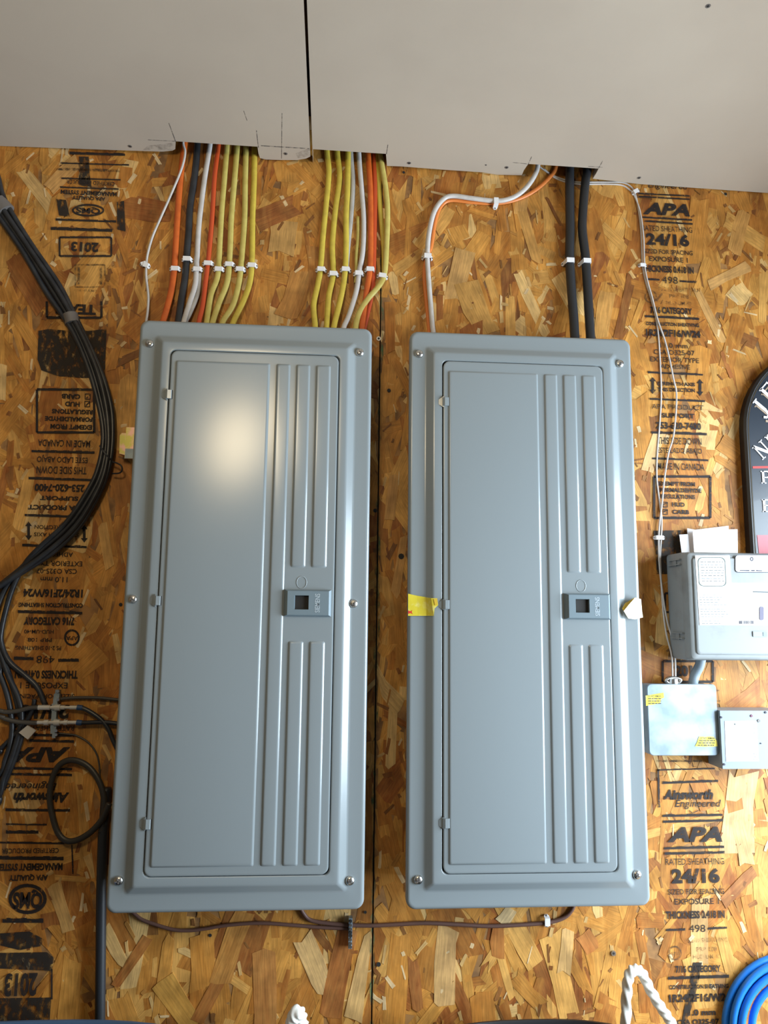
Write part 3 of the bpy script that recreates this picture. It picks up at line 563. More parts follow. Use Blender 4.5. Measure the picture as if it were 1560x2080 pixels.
mb.add(F + [p + Vector((0, .0003, 0)) for p in F], [(0, 1, 7), (1, 6, 7), (1, 2, 6), (2, 4, 6), (2, 3, 4), (4, 5, 6)] + [tuple(n + i for i in f) for f in [(0, 1, 7), (1, 6, 7), (1, 2, 6), (2, 4, 6), (2, 3, 4), (4, 5, 6)]] + [(i, (i + 1) % n, n + (i + 1) % n, n + i) for i in range(n)])
mb.build('paper_back', M_pap2, t)
mb = MB(); q = [at(1264, 1236, PY - .0095), at(1270, 1225, PY - .0075), at(1291, 1213, PY - .0035), at(1277, 1230, PY - .0128), at(1267, 1242, PY - .0118)]
mb.add(q + [p + Vector((0, .0004, 0)) for p in q], [(0, 1, 2, 3, 4), (5, 6, 7, 8, 9)] + [(i, (i + 1) % 5, 5 + (i + 1) % 5, 5 + i) for i in range(5)]); mb.build('yellow_film', M_ystid, t); rebase(t)

# ------------------------------------------------------------------ cables
def cable(name, pts, rw, rh, m, label, group, cat='cable', end=None, start=None, off=None, seg=10, sub=6):
    off = rh + .0016 if off is None else off
    P = [at(p[0], p[1], -(p[2] if len(p) > 2 else off)) for p in pts]
    if start: P = [Vector(q) for q in start(P[0])] + P
    if end: P = P + [Vector(q) for q in end(P[-1])]
    mb = MB(); mb.tube(P, rw, rh, seg, sub=sub); o = mb.build(name, m, None, True)
    return tag(o, label, cat, group)
up = lambda p: [(p.x, p.y, p.z + .10), (p.x, p.y, p.z + .05)]
def boxtop(z): return lambda p: [(p.x, p.y - .004, z + .02), (p.x, p.y - .006, z - .0035 + .004)]
TA, TB = A0.z + H - .016, B0.z + H - .016
G1, G2, G3 = 'cables entering the left panel, left fan', 'cables entering the left panel, right fan', 'cables entering the right panel'
NW, NH = .0050, .0028
def drop(pts):       # the cable leaves the wall a little before it enters the box
    n = len(pts); return [(x, y, NH + .0016 + (.014 * max(0, (y - 560) / 95.0))) for x, y in pts]
cable('power_cable', [(372, 288, .0115), (376, 310, .0115), (368, 345, .0115), (345, 400, .010), (325, 445, .007), (310, 480, .005)] + drop([ (300, 515), (297, 540), (297, 565), (301, 600), (300, 630), (297, 652)]), .0021, .0019, M_wwire, 'thin white wire sweeping left of the orange cable, leftmost over left panel', G1, end=boxtop(TA), start=up)
cable('power_cable', drop([(375, 290), (368, 350), (362, 420), (357, 500), (354, 545), (348, 590), (338, 630), (331, 655)]), .0054, NH, M_org, 'wide orange cable left of the black cable in the left fan', G1, end=boxtop(TA), start=up)
cable('power_cable', drop([(401, 290), (396, 350), (386, 420), (383, 470), (379, 520), (376, 560), (368, 610), (362, 655)]), .0060, .0045, M_blk, 'thick black cable between orange and white cables in the left fan', G1, end=boxtop(TA), start=up)
cable('power_cable', drop([(427, 290), (416, 360), (408, 420), (403, 470), (399, 545), (396, 580), (385, 615), (373, 655)]), .0046, NH, M_wwire, 'white flat cable right of the black cable in the left fan', G1, end=boxtop(TA), start=up)
cable('power_cable', [(405, 555, .003), (403, 590, .005), (396, 612, .010), (384, 640, .012), (377, 655, .012)], .0040, .0024, M_gwire, 'short grey strand forking behind the white cable in left fan', G1, end=boxtop(TA))
cable('power_cable', drop([(444, 292), (436, 360), (431, 440), (424, 520), (418, 570), (412, 620), (404, 655)]), .0042, NH, M_red, 'narrow red-orange cable left of the yellow cables in the left fan', G1, end=boxtop(TA), start=up)
for pts, m, lab in (([(461, 294), (456, 360), (450, 430), (446, 500), (442, 560), (428, 600), (420, 655)], M_yel2, 'yellow cable next to the red-orange cable in the left fan'),
        ([(482, 295), (476, 370), (470, 440), (467, 510), (462, 570), (445, 615), (432, 655)], M_yel2, 'second yellow cable from the red-orange one in the left fan'),
        ([(500, 297), (498, 370), (497, 440), (492, 510), (486, 570), (473, 620), (452, 655)], M_yel2, 'third yellow cable from the red-orange one in the left fan'),
        ([(517, 300), (516, 370), (513, 440), (512, 520), (508, 570), (495, 610), (473, 657)], M_yel, 'brightest yellow cable at right end of the left fan')):
    cable('power_cable', drop(pts), NW, NH, m, lab, G1, end=boxtop(TA), start=up)
for pts, m, lab, w_, o_ in (([(664, 306), (668, 350), (662, 420), (656, 480), (651, 545), (645, 580), (637, 620), (640, 662)], M_yel, 'leftmost yellow cable of the right fan over the left panel', NW, 0),
        ([(685, 307), (690, 360), (681, 430), (675, 500), (677, 555), (668, 600), (665, 640), (664, 665)], M_yel, 'second yellow cable from left in the right fan, slightly kinked', NW, 0),
        ([(707, 308), (706, 380), (703, 440), (703, 500), (700, 560), (691, 610), (678, 665)], M_yel, 'yellow cable with a white one tucked behind it in right fan', NW, .003),
        ([(729, 312), (735, 390), (739, 450), (737, 510), (730, 550), (724, 590), (709, 640), (698, 666)], M_wwire, 'white cable between yellow and orange cables in the right fan', .0044, .002),
        ([(748, 312), (752, 380), (753, 450), (752, 540), (745, 590), (738, 640), (735, 670)], M_org, 'orange front cable of the right fan', .0050, .003),
        ([(773, 314), (783, 380), (787, 430), (785, 500), (781, 555), (770, 580), (745, 610), (728, 640), (722, 668)], M_yel2, 'yellow cable bending over the orange ones, rightmost of right fan', NW, .0045)):
    cable('power_cable', [(a, c, d + o_) for a, c, d in drop(pts)], w_, NH, m, lab, G2, end=boxtop(TA), start=up)
cable('power_cable', [(713, 310), (717, 370), (713, 440), (707, 500), (703, 545), (697, 580)], .0042, .0022, M_gwire, 'grey-white cable hidden behind the third yellow cable of right fan', G2, start=up)
cable('power_cable', [(761, 314), (762, 380), (761, 450), (759, 540), (756, 590), (748, 630), (739, 672)], .0044, .0024, M_red, 'red cable tucked behind the orange one in the right fan', G2, start=up, end=boxtop(TA))
cable('power_cable', [(765, 316), (769, 360), (772, 420), (779, 500), (780, 552)], .0044, .0024, M_yel, 'dark yellow cable behind the rightmost cable of the right fan', G2, start=up)
cable('power_cable', [(727, 440), (727, 480), (724, 520), (724, 556), (722, 575)], .0030, .0020, M_yel2, 'short yellow strand showing behind the white cable of right fan', G2)
cable('power_cable', [(1093, 333), (1084, 360), (1065, 385), (1040, 402), (1008, 408), (960, 403), (920, 398), (900, 405), (882, 430), (872, 470), (868, 515), (870, 560), (874, 610, .010), (878, 660, .016), (880, 676, .018)], .0044, .0036, M_wwire, 'white cable bending in an S from ceiling to the right panel', G3, off=.0104, start=up, end=boxtop(TB))
cable('power_cable', [(1130, 337), (1115, 362), (1085, 388), (1050, 405), (1010, 413), (960, 411), (915, 407), (895, 420), (884, 450), (876, 500), (867, 522), (862, 560), (866, 610), (871, 660, .010), (872, 676, .012)], .0036, .0024, M_org2, 'orange cable running under the white S-bent cable', G3, start=up, end=boxtop(TB))
cable('conduit', [(1157, 340, .0128), (1157, 400, .0128), (1158, 460, .0128), (1157, 520, .0128), (1160, 580, .0145), (1165, 640, .022), (1168, 690, .03)], .0080, .0080, M_cond, 'thick black conduit into the right panel, left one of the pair', 'black conduits', 'conduit', start=up, end=boxtop(TB), seg=16)
cable('conduit', [(1193, 340, .0128), (1189, 370, .0128), (1184, 430, .0128), (1183, 470, .0128), (1189, 520, .0128), (1193, 580, .0145), (1196, 630, .022), (1200, 692, .03)], .0080, .0080, M_cond, 'thick black conduit with a slight kink, right one of the pair', 'black conduits', 'conduit', start=up, end=boxtop(TB), seg=16)
G4 = 'thin white wires running to the small boxes'
TS = at(1390, 1388, -.02).z
cable('signal_wire', [(1095, 338), (1120, 355), (1150, 366), (1175, 370), (1230, 370), (1265, 371), (1282, 380), (1290, 394), (1296, 420), (1302, 470), (1305, 535), (1311, 570), (1321, 602), (1331, 640), (1337, 680), (1341, 740), (1343, 800), (1340, 860), (1335, 920), (1334, 970), (1340, 1020), (1344, 1055), (1343, 1090), (1341, 1130), (1343, 1180), (1347, 1240), (1354, 1290), (1364, 1330, .010), (1366, 1370, .018), (1366, 1380, .018)], .0015, .0015, M_wwire,
      'thin white wire from the ceiling notch, straighter one of the pair beside the stamp', G4, 'wire', seg=8, off=.0019)
cable('signal_wire', [(1105, 343), (1125, 360), (1150, 370), (1180, 374), (1230, 374), (1262, 376), (1279, 386), (1288, 397), (1300, 430, .0050), (1307, 480, .0050), (1309, 535, .0050), (1315, 570, .0050), (1325, 606, .0050), (1336, 650, .0050), (1350, 690, .0050), (1360, 730, .0050), (1368, 770, .0050), (1374, 800, .0050), (1372, 850, .0050), (1367, 890, .0050), (1358, 920, .0050), (1350, 970, .0050), (1345, 1020, .0050), (1341, 1052, .0050), (1338, 1090, .0050), (1339, 1140, .0050), (1345, 1200, .0050), (1355, 1260, .0050), (1366, 1300, .0050), (1371, 1335, .010), (1372, 1370, .018), (1372, 1380, .018)], .0015, .0015, M_wwire,
      'thin white wire bowing out to the right over the printed stamp', G4, 'wire', seg=8, off=.0019)

# cable clips
def clip(px, py, label, group, w_=.0100, h_=.0040, lift=.0088, ang=0.0):
    t = thing('cable_clip', label, 'cable clip', group=group)
    c = at(px, py, -lift); mb = MB()
    prof = [(-w_, -.0016, .55), (-w_, -.0042, .55), (-w_ * .80, -.0050, 1), (-w_ * .62, -lift - .0012, 1), (w_ * .62, -lift - .0012, 1), (w_ * .80, -.0050, 1), (w_, -.0042, .55), (w_, -.0016, .55)]
    inn = [(w_ * .72, -.0016, 1), (w_ * .56, -lift + .0002, 1), (-w_ * .56, -lift + .0002, 1), (-w_ * .72, -.0016, 1)]
    pr = prof + inn; n = len(pr); ca, sa = math.cos(ang), math.sin(ang)
    tr = lambda x, y, z: (c.x + x * ca - z * sa, y, c.z + x * sa + z * ca)
    mb.add([tr(x, y, -h_ * k) for x, y, k in pr] + [tr(x, y, h_ * k) for x, y, k in pr],
           [(0, 1, 2, 11), (11, 2, 3, 10), (10, 3, 4, 9), (9, 4, 5, 8), (8, 5, 6, 7)] + [tuple(n + i for i in f) for f in ((0, 1, 2, 11), (11, 2, 3, 10), (10, 3, 4, 9), (9, 4, 5, 8), (8, 5, 6, 7))] + [(i, (i + 1) % n, n + (i + 1) % n, n + i) for i in range(n)])
    mb.build('strap', M_white, t)
    for s_ in (-1, 1):
        mb = MB(); p0 = tr(s_ * w_ * .90, -.0038, 0); mb.cyl(p0, (p0[0], -.0058, p0[2]), .0013, .0012, 8); mb.build('nail', M_tape, t)
    rebase(t)
C1, C2, C3 = 'white clips on the left fan', 'white clips on the right fan', 'white clips on the right hand cables'
for px, py, lab in ((355, 545, 'orange cable'), (379, 525, 'thick black cable'), (400, 546, 'white flat cable'), (422, 534, 'red-orange cable'), (444, 546, 'first yellow cable'), (465, 536, 'second yellow cable'), (487, 546, 'third yellow cable'), (511, 538, 'brightest yellow cable')):
    clip(px, py, 'white plastic clip over the %s of the left fan' % lab, C1, lift=.0112 if px == 379 else .0082)
clip(296, 538, 'white clip over the thin wire, leftmost clip beside the fan', C1, .0068, .0042, .0066, -.3)
clip(291, 535, 'second small white clip crossed under the leftmost clip', C1, .0062, .0030, .0060, .35)
for px, py, lab in ((652, 546, 'leftmost yellow cable'), (677, 555, 'second yellow cable'), (702, 546, 'third yellow cable'), (729, 554, 'white cable'), (752, 546, 'orange and red cables'), (777, 559, 'rightmost yellow cable')):
    clip(px, py, 'white plastic clip over the %s of the right fan' % lab, C2, lift=.0112, ang=-.12 if px == 777 else 0)
clip(1008, 408, 'white clip standing upright over the S-bent white and orange cables', C3, .0100, .0042, .0144, math.pi / 2)
clip(869, 519, 'white clip over the S-bent cables where they turn down', C3, .0100, .0042, .0144)
clip(1159, 528, 'white clip over the left black conduit', C3, .0112, .0042, .0212)
clip(1193, 529, 'white clip over the right black conduit', C3, .0112, .0042, .0212)
clip(1292, 388, 'tilted white clip at the ceiling corner of the thin wires', C3, .0078, .0036, .0066, .5)
clip(1306, 538, 'white clip holding the thin wires beside the exposure stamp', C3, .0078, .0032, .0066)
clip(1340, 1092, 'white clip holding the thin wires above the meter box', C3, .0098, .0036, .0066)

# ------------------------------------------------------------------ black cable bundle on the left
RE = [(-190, 250), (-60, 285), (-8, 340), (12, 402), (63, 487), (127, 577), (158, 645), (185, 702), (211, 763), (228, 825), (232, 876), (229, 927), (220, 970), (200, 1015), (165, 1072), (115, 1120), (41, 1166), (-40, 1215), (-220, 1330)]
LE = [(-200, 280), (-85, 320), (-45, 370), (-20, 425), (40, 510), (88, 593), (132, 652), (156, 695), (178, 753), (192, 805), (203, 855), (206, 896), (197, 948), (180, 989), (135, 1057), (72, 1115), (15, 1172), (-50, 1225), (-230, 1345)]
GB = 'black cables bundled on the left'
names = ('outer edge of the curve, front', 'second from the outer edge of the curve', 'third from the outer edge of the curve', 'inner edge of the curve, front', 'outer side, lying against the wall', 'inner side, lying against the wall')
for k, (t_, d_) in enumerate(((.88, .0155), (.63, .0205), (.37, .0160), (.12, .0190), (.76, .0062), (.26, .0066))):
    pts = []
    for i, (r_, l_) in enumerate(zip(RE, LE)):
        tt = t_ + .04 * math.sin(i * .9 + k * 1.7); pts.append((l_[0] + (r_[0] - l_[0]) * tt, l_[1] + (r_[1] - l_[1]) * tt, d_))
    if k == 3: pts = pts[:16] + [(48, 1150, .014), (22, 1205, .012), (3, 1280, .010), (4, 1312, .009), (20, 1345, .008), (50, 1371, .008), (76, 1396, .008), (92, 1432, .008)]
    if k == 5: pts = pts[:16] + [(30, 1168, .012), (2, 1215, .010), (-12, 1270, .009), (2, 1330, .008), (18, 1375, .008), (36, 1415, .008), (44, 1460, .008), (30, 1520, .008), (8, 1580, .008), (-20, 1640, .008), (-180, 1760, .008)]
    cable('coax_cable', pts, .0044, .0044, M_blk, 'black cable of the left bundle, ' + names[k], GB, seg=10, sub=5)
def wrap(name, i, f, wd, m, label, cat, off=0.0):
    r_ = Vector(RE[i]).lerp(Vector(RE[i + 1]), f); l_ = Vector(LE[i]).lerp(Vector(LE[i + 1]), f)
    a, c = at(r_.x, r_.y, -.0145), at(l_.x, l_.y, -.0145); mid = (a + c) / 2; s_ = (a - c) / 2; hw = s_.length + .0016; s_.normalize(); tdir = Vector((0, -1, 0)).cross(s_).normalized()
    mb = MB(); ring = lambda q: [mid + tdir * q + s_ * (hw * math.cos(2 * math.pi * j / 20)) + Vector((0, -1, 0)) * (.0128 * math.sin(2 * math.pi * j / 20)) for j in range(20)]
    mb.loft([ring(-wd), ring(wd)]); return tag(mb.build(name, m, None, True, .7), label, cat)
wrap('tape_wrap', 6, 0.0, .0085, M_tape, 'grey tape wound around the black cable bundle beside the upside-down stamp', 'tape')
wrap('tape_wrap', 3, .1, .012, M_tape, 'grey tape on the black cable bundle high at the left edge', 'tape')
wrap('cable_tie', 11, .2, .0012, M_cond, 'thin black cable tie around the bundle beside the left panel', 'cable tie')
# bracket and hook
t = thing('steel_bracket', 'yellow zinc bracket with hook between black bundle and left panel', 'bracket')
mb = MB(); c0, c1 = at(257, 868, -.055), at(275, 932, -.055); mb.box((c0.x, -.056, c1.z), (c0.x + .03, -.0535, c0.z)); mb.build('bracket_plate', M_gold, t)
mb = MB(); c2, c3 = at(243, 880, -.03), at(258, 926, -.03); mb.loft([[Vector((c2.x + .002, -.032, c3.z + .003)), Vector((c2.x + .03, -.032, c3.z - .003)), Vector((c2.x + .03, -.032, c2.z)), Vector((c2.x + .004, -.032, c2.z)), Vector((c2.x + .001, -.032, c2.z - .004))], [Vector((c2.x + .002, -.0, c3.z + .003)), Vector((c2.x + .03, -.0, c3.z - .003)), Vector((c2.x + .03, -.0, c2.z)), Vector((c2.x + .004, -.0, c2.z)), Vector((c2.x + .001, -.0, c2.z - .004))]])
mb.build('bracket_arm', M_gold, t)
mb = MB(); mb.box((c0.x + .0005, -.0568, c1.z), (c0.x + .028, -.056, c1.z + .016)); mb.build('galvanised_tip', M_galv, t)
rebase(t)
mb = MB(); mb.tube([at(228, 938, -.02), at(238, 941, -.024), at(246, 946, -.026), at(248, 955, -.024), at(242, 961, -.02), at(228, 962, -.016)], .0013, .0013, 8)
tag(mb.build('wire_hook', M_cond, None, True), 'small black wire hook right of the black cable bundle', 'hook')

# splitter blocks with ground bar
t = thing('coax_grounding_block', 'two bright coax couplers joined on an upright bar left of the left panel', 'coupler')
def cylpx(mb, x0, y0, x1, y1, r0, r1=None, d=.013, seg=12): mb.cyl(at(x0, y0, -d), at(x1, y1, -d), r0, r1, seg)
for yy, seq in ((1437, ((78, 102, .0040), (102, 106, .0026), (106, 112, .0036), (112, 123, .0050), (123, 132, .0034), (132, 142, .0024), (142, 158, .0032))), (1467.5, ((76, 90, .0030), (90, 99, .0046), (99, 110, .0030), (110, 122, .0052), (122, 130, .0030), (130, 138, .0042), (138, 157, .0030)))):
    mb = MB()
    for a, c, r_ in seq: cylpx(mb, a, yy, c, yy, r_)
    mb.build('coupler_barrel', M_bright, t, False, .6)
mb = MB()
for a, c, x_, r_ in ((1400, 1408, 122, .0030), (1408, 1416, 120.5, .0042), (1416, 1428, 118, .0034), (1428, 1442, 116, .0044), (1442, 1458, 115, .0036), (1458, 1478, 114, .0044), (1478, 1488, 113, .0036), (1488, 1497, 115, .0026)):
    p, q = at(x_ - 1, c, 0), at(x_ + 1, a, 0); mb.box((p.x - r_, -.011, p.z), (p.x + r_, -.0035, q.z))
mb.build('ground_bar', M_galv, t)
for yy in (1404, 1421, 1484, 1492):
    mb = MB(); c = at(118 if yy < 1450 else 114, yy, -.012); mb.cyl((c.x, -.010, c.z), (c.x, -.0135, c.z), .0028, .0024, 10); mb.build('bar_screw', M_zinc, t)
rebase(t)
GC = 'dark cables around the couplers'
dk = dict(off=.013)
cable('coax_cable', [(-240, 1400), (-20, 1440), (10, 1446), (35, 1444), (60, 1438), (77, 1437)], .0036, .0036, M_flat, 'dark cable plugged into left end of the upper coupler', GC, **dk)
cable('coax_cable', [(-240, 1420), (-20, 1452), (10, 1460), (35, 1466), (60, 1468), (75, 1468)], .0036, .0036, M_flat, 'dark cable plugged into left end of the lower coupler', GC, **dk)
cable('coax_cable', [(158, 1437), (172, 1440), (190, 1450), (207, 1463), (220, 1480), (228, 1500), (240, 1525)], .0036, .0036, M_blk, 'dark cable curving down from right end of the upper coupler', GC, **dk)
cable('coax_cable', [(157, 1467.5), (175, 1468), (200, 1467), (225, 1468), (245, 1471)], .0034, .0034, M_blk, 'dark cable running straight right from the lower coupler', GC, **dk)
for x_, yy in ((162, 1437), (161, 1467.5)):
    mb = MB(); cylpx(mb, x_ - 5, yy, x_ + 6, yy + .8, .0044, .0040); tag(mb.build('cable_boot', M_bluecap, None, True, .7), 'small blue boot on right end of the %s coupler' % ('upper' if yy < 1450 else 'lower'), 'boot', 'blue boots')
cable('ground_wire', [(122, 1420), (140, 1418), (170, 1417), (205, 1418), (245, 1422)], .0026, .0026, M_flat, 'thin dark wire from the top of the ground bar to the panel', GC, 'wire', off=.006)
cable('ground_wire', [(116, 1489), (135, 1491), (155, 1494), (178, 1507), (194, 1527), (201, 1550), (203, 1585), (206, 1620)], .0014, .0014, M_flat, 'hair-thin dark wire arching from the couplers to the black pipe', GC, 'wire', off=.004, seg=7)
cable('coax_cable', [(-240, 1600), (-20, 1535), (0, 1521), (20, 1502), (40, 1481), (52, 1468), (66, 1440), (70, 1420)], .0034, .0034, M_blk, 'dark cable rising past the pale tag at the left edge', GC, off=.006)
cable('coax_cable', [(-240, 1120), (-60, 1180), (-20, 1250), (-6, 1300), (10, 1345), (26, 1395), (38, 1440), (46, 1475), (40, 1510), (22, 1560), (0, 1610), (-20, 1650), (-200, 1800)], .0044, .0044, M_blk, 'thick dark cable falling along the left edge behind the tag', GC, off=.0062)
cable('coax_cable', [(-240, 1240), (-20, 1330), (0, 1370), (14, 1410), (22, 1450), (24, 1490), (12, 1540), (-20, 1590), (-220, 1720)], .0044, .0044, M_blk, 'dark cable bowing nearest the left edge of the photo', GC, off=.0066)
mb = MB(); q = [at(*p, -.017) for p in ((38, 1488), (55, 1474), (72, 1484), (56, 1502))]; mb.add(q + [p + Vector((0, .004, 0)) for p in q], [(0, 1, 2, 3), (4, 5, 6, 7)] + [(i, (i + 1) % 4, 4 + (i + 1) % 4, 4 + i) for i in range(4)])
tag(mb.build('cable_tag', mat('beige_tag', (.42, .36, .28), .6), None), 'pale beige tag folded over a dark cable at lower left', 'tag')
cable('cable_loop', [(222, 1632, .030), (214, 1650, .026), (203, 1670, .022), (182, 1692, .018), (155, 1707, .016), (133, 1707, .014), (117, 1690, .012), (107, 1660, .011), (101, 1625, .010), (104, 1590, .010), (116, 1560, .011), (134, 1546, .012), (155, 1545, .013), (178, 1556, .015), (196, 1577, .017), (207, 1602, .018), (212, 1632, .018), (210, 1660, .016), (206, 1690, .014)], .0047, .0034, M_loop,
      'loose flat cable loop hanging left of the left panel', 'cable loop', sub=8, off=.012)
mb = MB(); mb.tube([at(216, 1600, -.010), at(212, 1660, -.010), at(209, 1700, -.010), at(206, 1800, -.010), at(204.5, 1950, -.010), at(203, 2080, -.010), at(201, 2200, -.010)], .0076, .0076, 14)
tag(mb.build('conduit', M_cond, None, True), 'black pipe running down the wall below the cable loop', 'conduit')

# brown ground wires and ground bar under the panels
cable('ground_wire', [(262, 1845), (285, 1866), (310, 1876), (350, 1888), (385, 1890), (420, 1886), (464, 1879), (528, 1875), (592, 1879), (656, 1884), (709, 1886)], .0027, .0027, M_brown, 'brown ground wire sagging below the left panel to the bar', 'brown ground wires', 'wire', off=.0045, start=lambda p: [(p.x, -.022, A0.z + .016), (p.x, -.012, p.z + .006)])
cable('ground_wire', [(608, 1838), (617, 1856), (631, 1869), (663, 1875), (709, 1879), (756, 1880), (800, 1878), (864, 1875), (930, 1878), (992, 1881), (1050, 1879), (1112, 1874), (1146, 1864), (1162, 1848), (1168, 1832)], .0031, .0031, M_brown, 'brown ground wire running right below the right panel', 'brown ground wires', 'wire', off=.0045, start=lambda p: [(p.x, -.022, A0.z + .016), (p.x, -.012, p.z + .006)], end=lambda p: [(p.x, -.012, p.z + .006), (p.x, -.022, B0.z + .016)])
clip(1112, 1873, 'white clip upright on the brown wire below the right panel', C3, .0092, .0042, .0092, math.pi / 2)
t = thing('ground_bar', 'narrow silver ground bar with screws below left panel corner', 'ground bar')
p, q = at(707.5, 1927, -.012), at(716, 1865, -.012); mb = MB(); mb.box((p.x, -.0125, p.z), (q.x, -.0018, q.z)); mb.build('bar', M_galv, t)
for k, yy in enumerate((1871, 1879, 1887, 1894, 1908, 1916, 1923)):
    c = at(712, yy, -.013); mb = MB(); mb.cyl((c.x, -.0120, c.z), (c.x, -.0145, c.z), .0026, .0023, 10); mb.build('bar_screw', M_zinc if k not in (0, 3) else M_dark, t)
mb = MB(); c = at(712, 1901, -.013); mb.cyl((c.x, -.0124, c.z), (c.x, -.0128, c.z), .0028, seg=10); mb.build('bar_hole', M_dark, t); rebase(t)

# ------------------------------------------------------------------ small boxes on the right
# meter / service box
t = thing('service_box', 'large grey plastic service box with white labels, papers behind its top', 'utility box')
YB = -.072; f0, f1 = at(1404, 1341, YB), at(1407, 1121, YB); bx0, bz0, bz1 = f0.x, f0.z, f1.z; bx1 = bx0 + .245
mb = MB(); R = lambda e, y, r=.006: ring3(bx0 + e, bz0 + e, bx1 - e, bz1 - e, r, y, 3)
mb.loft([R(-.001, -.002), R(-.001, -.050), R(.0, -.052)], True, True); mb.build('box_body', M_nid, t, False, .5)
mb = MB(); mb.loft([R(-.0005, -.052), R(0, -.066), R(.002, -.070), R(.005, YB), R(.009, YB)]); lid = mb.build('lid', M_nid, t, False, .5)
mb = MB(); mb.loft([R(.009, YB + .0005, .005), R(.0095, YB - .0022, .005), R(.011, YB - .003, .005), R(.013, YB - .003, .005)], True, True); mb.build('lid_face', M_nid, t, False, .5)
for yy in (1143, 1291):
    c = at(1385, yy, -.035); mb = MB()
    for dz in (.0042, -.0042): mb.box((bx0 - .0045, -.055, c.z + dz - .0008), (bx0 + .001, -.014, c.z + dz + .0008))
    mb.box((bx0 - .0030, -.040, c.z - .0065), (bx0 + .001, -.028, c.z + .0035)); mb.build('hinge_lug', M_nid, t)
LY = YB - .0036
def lab(mb, pts, y): q = [at(*p, y) for p in pts]; n = len(q); mb.add(q + [p + Vector((0, .0004, 0)) for p in q], [tuple(range(n)), tuple(range(n, 2 * n))] + [(i, (i + 1) % n, n + (i + 1) % n, n + i) for i in range(n)])
mb = MB(); lab(mb, [(1412, 1128), (1482, 1128), (1486, 1184), (1566, 1184), (1570, 1270), (1421, 1270)], LY); big = mb.build('white_label', M_lab, t)
mb = MB(); c = rr(1417, 1132, 1473, 1191, 9, 4); c = [(x + (y - 1132) * .05, y) for x, y in c]; n = len(c)
for i in range(n):
    (xa, ya), (xb, yb) = c[i], c[(i + 1) % n]; cx, cy2 = 1447, 1162
    s1 = lambda x, y: (cx + (x - cx) * .955, cy2 + (y - cy2) * .955)
    mb.add([at(xa, ya, LY - .0004), at(xb, yb, LY - .0004), at(*s1(xb, yb), LY - .0004), at(*s1(xa, ya), LY - .0004)], [(0, 1, 2, 3)])
mb.build('label_border', M_line, big)
mb = MB()
for k in range(8):
    x = 1423 + k * .4
    while x < 1468 + k * .4:
        l = rnd.uniform(3, 8); bar(mb, x, 1141.5 + 5.6 * k, min(x + l, 1469 + k * .4), 1141.5 + 5.6 * k, 1.3, LY - .0005); x += l + rnd.uniform(1.5, 3)
mb.build('faint_print', M_faint, big); mb = MB()
for k in range(13):
    x = 1420 + k * .5; e = x + rnd.uniform(28, 58)
    while x < e:
        l = rnd.uniform(3, 7); bar(mb, x, 1209 + 4.8 * k, x + l, 1209 + 4.8 * k, 1.0, LY - .0005); x += l + rnd.uniform(1.5, 3)
mb.build('faint_print', M_faint, big); mb = MB()
for k in range(4): bar(mb, 1510 + (k % 2) * 6, 1143 + 5 * k, 1545 - (k % 2) * 6, 1143 + 5 * k, 1.2, LY - .0009)
mb.build('faint_print', M_faint, big); mb = MB()
bar(mb, 1530, 1202, 1566, 1203, 3, LY - .0005); mb.build('faint_print', M_faint, big)
mb = MB()
for k in range(9): bar(mb, 1503 + k * 3.3, 1261, 1503 + k * 3.3, 1267.5, rnd.choice((1, 1.6, 2.2)), LY - .0005)
mb.build('barcode', M_print, big)
mb = MB(); lab(mb, [(x, y) for x, y in rr(1493, 1127, 1580, 1163, 7, 4)], LY - .0003); l2 = mb.build('rounded_label', M_print, t)
mb = MB(); lab(mb, [(x, y) for x, y in rr(1494.2, 1128, 1579, 1161.6, 6, 4)], LY - .0007); mb.build('label_face', M_lab, l2)
mb = MB(); oval(mb, 1527, 1135.5, 3.4, 4.4, 2, LY - .0010); bar(mb, 1503, 1158.5, 1522, 1159, 2, LY - .0010); bar(mb, 1526, 1159, 1533, 1159, 2, LY - .0010); bar(mb, 1536, 1159, 1548, 1159.4, 2, LY - .0010); mb.build('dark_print', M_print, l2)
mb = MB(); lab(mb, [(x, y) for x, y in rr(1543, 1232, 1551.5, 1260, 4, 4)], LY - .0008); mb.build('key_slot', mat('plum_slot', (.09, .075, .13), .5), t)
mb = MB(); p, q = at(1527, 1293, YB), at(1556, 1282.5, YB); mb.box((p.x, YB - .0045, p.z), (q.x, YB - .0005, q.z)); la = mb.build('lid_latch', M_tx, t)
mb = MB(); p, q = at(1547, 1292, YB), at(1554, 1284, YB); mb.box((p.x, YB - .0050, p.z), (q.x, YB - .0040, q.z)); mb.build('latch_slot', M_latch, la)  # darker plastic piece at the right end of the latch
rebase(t)
# papers stuck behind the box top
GP = 'papers tucked behind the service box'
for k, (pts, y, labl) in enumerate((([(1396, 1073), (1412, 1076), (1480, 1068), (1482, 1150), (1398, 1150)], -.006, 'white paper at the back with a folded corner behind service box'),
        ([(1380, 1086), (1398, 1085), (1404, 1150), (1388, 1150)], -.012, 'narrow white paper at left end of the papers on service box'),
        ([(1407, 1078), (1498, 1075), (1499, 1150), (1412, 1150)], -.018, 'front white paper sticking up behind the service box'))):
    mb = MB(); n = len(pts); q = [at(*p, y - (.004 if i in (n - 1, n - 2) else 0)) for i, p in enumerate(pts)]; mb.add(q + [p + Vector((0, .0005, 0)) for p in q], [tuple(range(n)), tuple(range(n, 2 * n))] + [(i, (i + 1) % n, n + (i + 1) % n, n + i) for i in range(n)])
    tag(mb.build('paper', M_paper, None), labl, 'paper', GP)
mb = MB(); mb.tube([at(1424, 1338, -.03), at(1421, 1352, -.026), at(1412, 1370, -.020), at(1408, 1386, -.018), at(1408, 1394, -.018)], .0078, .0078, 14)
